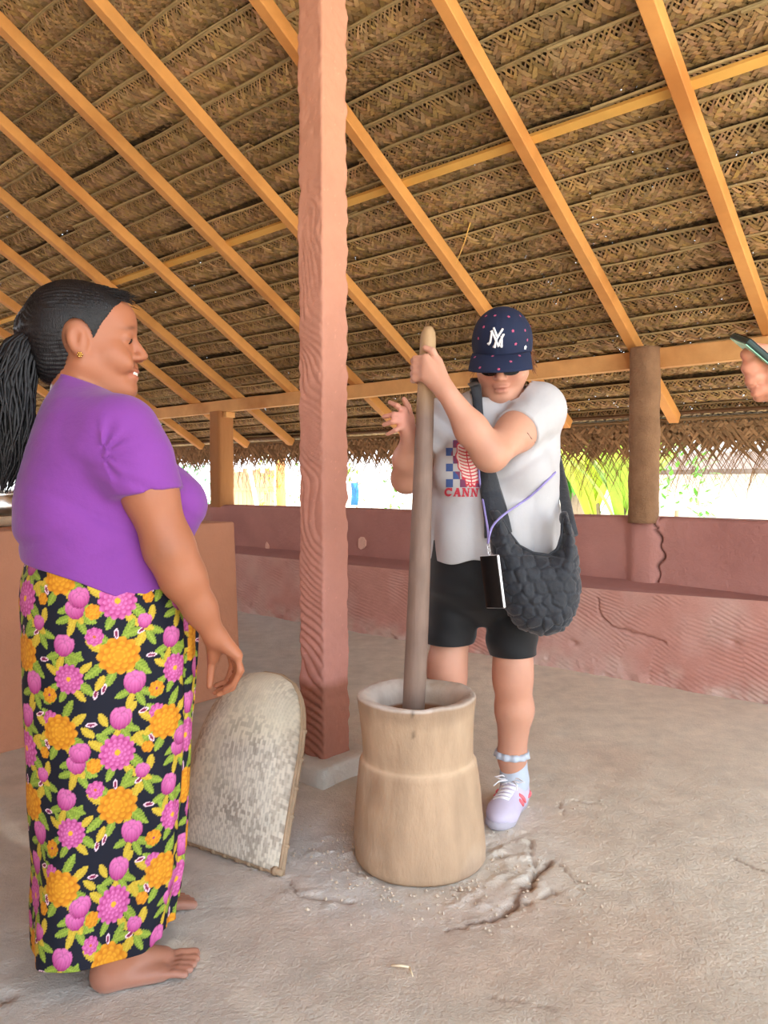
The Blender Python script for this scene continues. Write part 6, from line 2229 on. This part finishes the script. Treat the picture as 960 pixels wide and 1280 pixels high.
gx = np.linspace(-45, 60, 36); gy = np.linspace(-30, 75, 36)
X, Y = np.meshgrid(gx, gy)
Vg = np.stack([X.ravel(), Y.ravel(), X.ravel() * 0 - .03], 1)
o = link('floor_outside', mesh_from(Vg, grid_faces(36, 36)), M['sand'])
tag(o, 'sunlit pale sandy yard outside the shelter', kind='structure')


def blade(mb, base, dirn, L, w, droop, col, n=7):
    """one arching leaf with a folded midrib"""
    d = np.asarray(dirn, float); d /= np.linalg.norm(d)
    side = np.cross(d, UZ)
    if np.linalg.norm(side) < .1: side = np.array([1.0, 0, 0])
    side /= np.linalg.norm(side)
    p = np.asarray(base, float)
    vs, fs = [], []
    for i in range(n + 1):
        t = i / n
        ww = w * math.sin(math.pi * min(1, .08 + t * .92)) ** .7 * (1 if t < .98 else .1)
        vs += [p - side * ww - UZ * ww * .25, p, p + side * ww - UZ * ww * .25]
        p = p + d * L / n
        d = d - UZ * droop / n; d /= np.linalg.norm(d)
    for i in range(n):
        fs += [(i * 3, i * 3 + 1, i * 3 + 4, i * 3 + 3), (i * 3 + 1, i * 3 + 2, i * 3 + 5, i * 3 + 4)]
    mb.add(vs, fs, col)


def broad_plant(p, h, n, col, label, name='banana_plant', cat='plant', spread=.35, seed=0, w=.045):
    r = np.random.default_rng(seed)
    root = empty(name, tuple(p), label, cat, 'plants in the yard')
    mb = MB(); mb.tube([p, p + UZ * h * .3, p + UZ * h * .55], [.07 * h, .06 * h, .035 * h], 8); mb.build('stem', M['bark'], root, smooth=True)
    for i in range(n):
        a = 6.283 * i / n + r.uniform(-.3, .3)
        mb = MB()
        blade(mb, p + UZ * h * r.uniform(.35, .55), (math.cos(a) * spread, math.sin(a) * spread, 1.0), h * r.uniform(.55, .8), w * h * r.uniform(.8, 1.2), r.uniform(.8, 1.6), np.array(col) * r.uniform(.75, 1.25))
        mb.build('leaf', M['leaf'], root)


def bush(p, rad, hgt, n, col, label, seed=0, name='shrub', lf=.10):
    r = np.random.default_rng(seed)
    root = empty(name, tuple(p), label, 'shrub', 'shrubs in the yard')
    mb = MB(); mb.tube([p, p + UZ * hgt * .5], [.03, .02], 6); mb.build('stem', M['bark'], root, smooth=True)
    mb = MB()
    for i in range(n):
        d = r.normal(size=3); d /= np.linalg.norm(d)
        q = p + UZ * hgt * .55 + d * np.array([rad, rad, hgt * .48]) * r.uniform(.55, 1)
        dd = d + r.normal(size=3) * .5
        blade(mb, q, dd, lf * r.uniform(.7, 1.3), lf * .22, .6, np.array(col) * r.uniform(.6, 1.3), n=2)
    mb.build('foliage', M['leaf'], root, kind='stuff')


yg, gr, dg = np.array(srgb(190, 206, 70)), np.array(srgb(104, 176, 62)), np.array(srgb(84, 150, 90))
g0 = lambda px, n: (lambda q: np.array([q[0], q[1], -.03]))(WN(px, 640, n))
broad_plant(g0(742, 7.6), 1.75, 15, yg, 'yellow-green plant with upright leaves seen left of the mud-coated post, farther left', seed=1)
broad_plant(g0(778, 6.9), 1.70, 15, gr * .5 + yg * .5, 'lush green plant with upright leaves right behind the mud-coated post', seed=2)
broad_plant(g0(722, 9.5), 2.0, 13, gr, 'tall green plant farthest back between the white shirt and the mud-coated post', seed=3)
bush(g0(846, 7.4), .36, 1.75, 240, gr, 'green shrub seen just right of the mud-coated post', seed=4)
bush(g0(508, 8.0), .40, 1.45, 200, gr, 'green shrub seen beside the elbow left of the pestle', seed=5)
bush(g0(432, 8.6), .35, 1.5, 160, yg * .6 + gr * .4, 'pale green shrub seen at the right edge of the pink pillar', seed=6)
bush(g0(246, 9.4), .45, 1.7, 240, dg, 'dark green shrub seen between the purple shirt and the squared post', seed=7)
bush(g0(334, 10.5), .26, 2.0, 150, yg, 'bright yellow-green shrub seen left of the pink pillar', seed=8)
bush(g0(386, 11.5), .6, 2.0, 160, gr, 'leafy shrub hidden mostly behind the pink pillar', seed=9)

# white house with a low brown tiled roof
hp = g0(935, 13.0)
root = empty('house', tuple(hp), 'white house with a low brown roof beyond the yard at the right', 'house')
mb = MB(); mb.box(hp + UZ * .95 + ND * 2, WD * 3.0, ND * 2.0, UZ * .98); mb.build('wall', M['whitewash'], root)
mb = MB()
e0 = hp + UZ * 1.28 - ND * .7
for (a_, b_) in ((0, 1),):
    vs = [e0 - WD * 3.4, e0 + WD * 2.2, e0 + WD * 2.2 + ND * 2.7 + UZ * 1.1, e0 - WD * 3.4 + ND * 2.7 + UZ * 1.1]
    vs += [v + UZ * .08 for v in vs]
    mb.add(vs, [(0, 1, 2, 3), (7, 6, 5, 4), (0, 4, 5, 1), (1, 5, 6, 2), (2, 6, 7, 3), (3, 7, 4, 0)])
mb.build('roof', M['old_tiles'], root)

# plank shed and leaning pole seen left of the pillar
sp = g0(312, 12.0)
root = empty('plank_shed', tuple(sp), 'weathered plank shed beyond the wall between the squared post and the pillar', 'shed')
for i in range(11):
    mb = MB(); q = sp + WD * (i - 5) * .17
    mb.box(q + UZ * (.72 + .03 * math.sin(i * 2.3)), WD * .078, ND * .015, UZ * (.74 + .03 * math.sin(i * 2.3)))
    mb.build('plank', M['plank'], root)
mb = MB(); mb.box(sp + UZ * 1.0 - ND * .02, WD * .95, ND * .01, UZ * .04); mb.build('rail', M['plank'], root)
mb = MB(); mb.tube([g0(329, 10.0), WN(310, 575, 10.2)], [.045, .04], 10)
o = mb.build('leaning_pole', M['whitewash'], smooth=True); tag(o, 'white pole leaning before the plank shed', 'pole')
mb = MB(); mb.tube([g0(352, 10.8), WN(350, 560, 10.8)], [.11, .10], 12)
o = mb.build('tree_trunk', mk('orange_bark', srgb(214, 150, 96), 0.9, 0.15, 8), smooth=True); tag(o, 'orange-brown tree trunk seen at the left edge of the pillar', 'trunk')
# blue cloth on a short post
bp = WN(446, 612, 8.2)
root = empty('hanging_cloth', tuple(bp), 'small blue cloth hanging on a stick in the yard right of the pillar', 'cloth')
mb = MB(); mb.tube([np.array([bp[0], bp[1], -.03]), bp + UZ * .12], [.015, .012], 6); mb.build('stick', M['bark'], root, smooth=True)
mb = MB()
vs = [bp + WD * (x * .05 - .05) + UZ * (.1 - .11 * z) + ND * (.02 * math.sin(x * 2.2 + z) - .03) for z in range(4) for x in range(4)]
mb.add(vs, [tuple(f) for f in grid_faces(4, 4)])
o = mb.build('cloth', mk('blue_cloth', srgb(70, 130, 176), 0.9, 0.05), root, smooth=True)
m = o.modifiers.new('thick', 'SOLIDIFY'); m.thickness = .004


# ================================================================== third person at the right edge, raising a phone
def onlooker():
    o0 = np.array([.98, 1.10, 0])
    root = empty('person', tuple(o0), 'bystander at the right edge of whom only a hand raising a phone shows', 'person')
    D = 1.15
    S = Solid((.50, .75, -.01), (1.30, 1.42, 1.75), 0.0044)
    z_ = [.85, .95, 1.1, 1.25, 1.36, 1.42]
    S.loft(z_, [o0[0]] * 6, [o0[1]] * 6, [.10, .11, .12, .12, .11, .07], [.16, .15, .16, .18, .17, .08], math.pi, .03)
    S.cone(o0 + UZ * 1.38, o0 + UZ * 1.5 + np.array([-.015, 0, 0]), .06, .055)
    R = frame((-.94, .34, -.05))
    head(S, o0 + UZ * 1.585 + np.array([-.02, 0, 0]), R, 1.0)
    for s_ in (-1, 1):
        S.chain([o0 + np.array([0, s_ * .09, .86]), o0 + np.array([0, s_ * .09, .46]), o0 + np.array([.02, s_ * .09, .10])], [.09, .055, .038], .03)
        bare_foot(S, o0 + np.array([.06, s_ * .09, 0]), (-1, 0, 0), (0, -s_, 0))
    wr = W(978, 474, D)
    S.chain([o0 + np.array([0, .17, 1.34]), W(1075, 560, D + .06), wr], [.06, .048, .029], .03)
    S.chain([o0 + np.array([0, -.17, 1.34]), o0 + np.array([.02, -.22, 1.05]), o0 + np.array([-.05, -.20, .80])], [.06, .048, .03], .03)
    S.ell(o0 + np.array([-.06, -.2, .73]), (.03, .02, .06), None, .02)
    S.cone(wr, W(963, 461, D + .012), .028, .024, .02)
    for y, dx, r_ in ((442, 0, .0096), (459, 1, .0098), (475, 5, .0094), (490, 12, .0082)):
        S.cone(W(963, 461, D + .012), W(954 + dx * .5, y - 3, D), .018, .011, .008)
        finger(S, [W(x + dx, y + dy, D + dz) for x, dy, dz in ((954, -4, 0), (941, -4, -.006), (933, 1, -.002), (936, 7, .010), (944, 8, .016))], r_)
    finger(S, [W(966, 446, D + .03), W(950, 438, D + .035), W(940, 434, D + .03)], .011)
    V, F = S.skin(1)
    V[:, 2] = np.maximum(V[:, 2], .003)
    base = np.array(srgb(206, 140, 112)) * np.ones((len(V), 1)) * (1 + .06 * vnoise(V, 20, 2)[:, None])
    link('body', mesh_from(V, F, colors=base), M['skin'], root)
    H = Solid(o0 + np.array([-.2, -.2, 1.40]), o0 + np.array([.2, .2, 1.8]), .007)
    c = o0 + UZ * 1.60
    H.ell(c + R @ np.array([-.030, 0, .022]), (.112, .088, .102), R, .02)
    Vh, Fh = H.skin(1)
    Vh, Fh = trim(Vh, Fh, lambda P: ((P - c) @ R)[:, 0] - np.interp(((P - c) @ R)[:, 2], [-.08, 0, .05, .085, .12], [-.04, .015, .055, .085, .10]))
    link('hair', mesh_from(Vh, Fh), M['hair_black'], root)
    T = Solid((.55, .75, .70), (1.30, 1.45, 1.5), .007)
    T.loft([.78, .85, .95, 1.1, 1.25, 1.36, 1.42], [o0[0]] * 7, [o0[1]] * 7, [.140, .138, .136, .138, .136, .12, .075], [.204, .20, .185, .178, .195, .185, .085], math.pi, .03)
    a, b = o0 + np.array([0, .17, 1.34]), W(1075, 560, D + .06)
    ax = (b - a) / np.linalg.norm(b - a)
    T.cone(a, a + ax * .2, .073, .066, .03, plane=(a + ax * .16, ax))
    a, b = o0 + np.array([0, -.17, 1.34]), o0 + np.array([.02, -.22, 1.05])
    ax = (b - a) / np.linalg.norm(b - a)
    T.cone(a, a + ax * .2, .073, .066, .03, plane=(a + ax * .16, ax))
    V, F = T.skin(1); V, F = trim(V, F, lambda P: .80 - P[:, 2])
    link('shirt', mesh_from(V, F), mk('grey_shirt', srgb(150, 156, 164), .9, .05), root)
    Q = Solid((.75, .80, .05), (1.25, 1.4, .95), .007)
    Q.loft([.78, .84, .92], [o0[0]] * 3, [o0[1]] * 3, [.12, .12, .115], [.18, .178, .165], math.pi, .03)
    for s_ in (-1, 1): Q.chain([o0 + np.array([0, s_ * .09, .82]), o0 + np.array([0, s_ * .09, .46]), o0 + np.array([.02, s_ * .09, .10])], [.10, .075, .062], .02)
    V, F = Q.skin(1); V, F = trim(V, F, lambda P: .12 - P[:, 2])
    link('trousers', mesh_from(V, F), mk('dark_trousers', srgb(60, 62, 74), .9, .05), root)
    # the phone in the hand
    c = W(944, 439, D - .004)
    tip = W(924, 422, D - .010)
    up = tip - c; up /= np.linalg.norm(up)
    c2 = tip - up * .075
    wv = np.array([.40, .90, .02]); wv = wv - up * (wv @ up); wv /= np.linalg.norm(wv)
    nn = np.cross(up, wv)
    ph = empty('phone', tuple(c2), 'phone raised in the hand at the right edge, its pale green face turned aside', 'phone')
    mb = MB(); mb.box(c2, wv * .031, nn * .0045, up * .075); mb.build('case', mk('dark_case', srgb(40, 58, 54), .4, .05), ph, bevel=.003)
    fc_ = nn if (CC - c2) @ nn > 0 else -nn
    for sg_, mm_ in ((1, mk('pale_green_glass', srgb(150, 214, 186), .25, .05)), (-1, M['glass_black'])):
        mb = MB(); mb.box(c2 + fc_ * .0048 * sg_, wv * .0295, fc_ * .0007, up * .073); mb.build('screen' if sg_ > 0 else 'back_cover', mm_, ph, bevel=.0005)


onlooker()
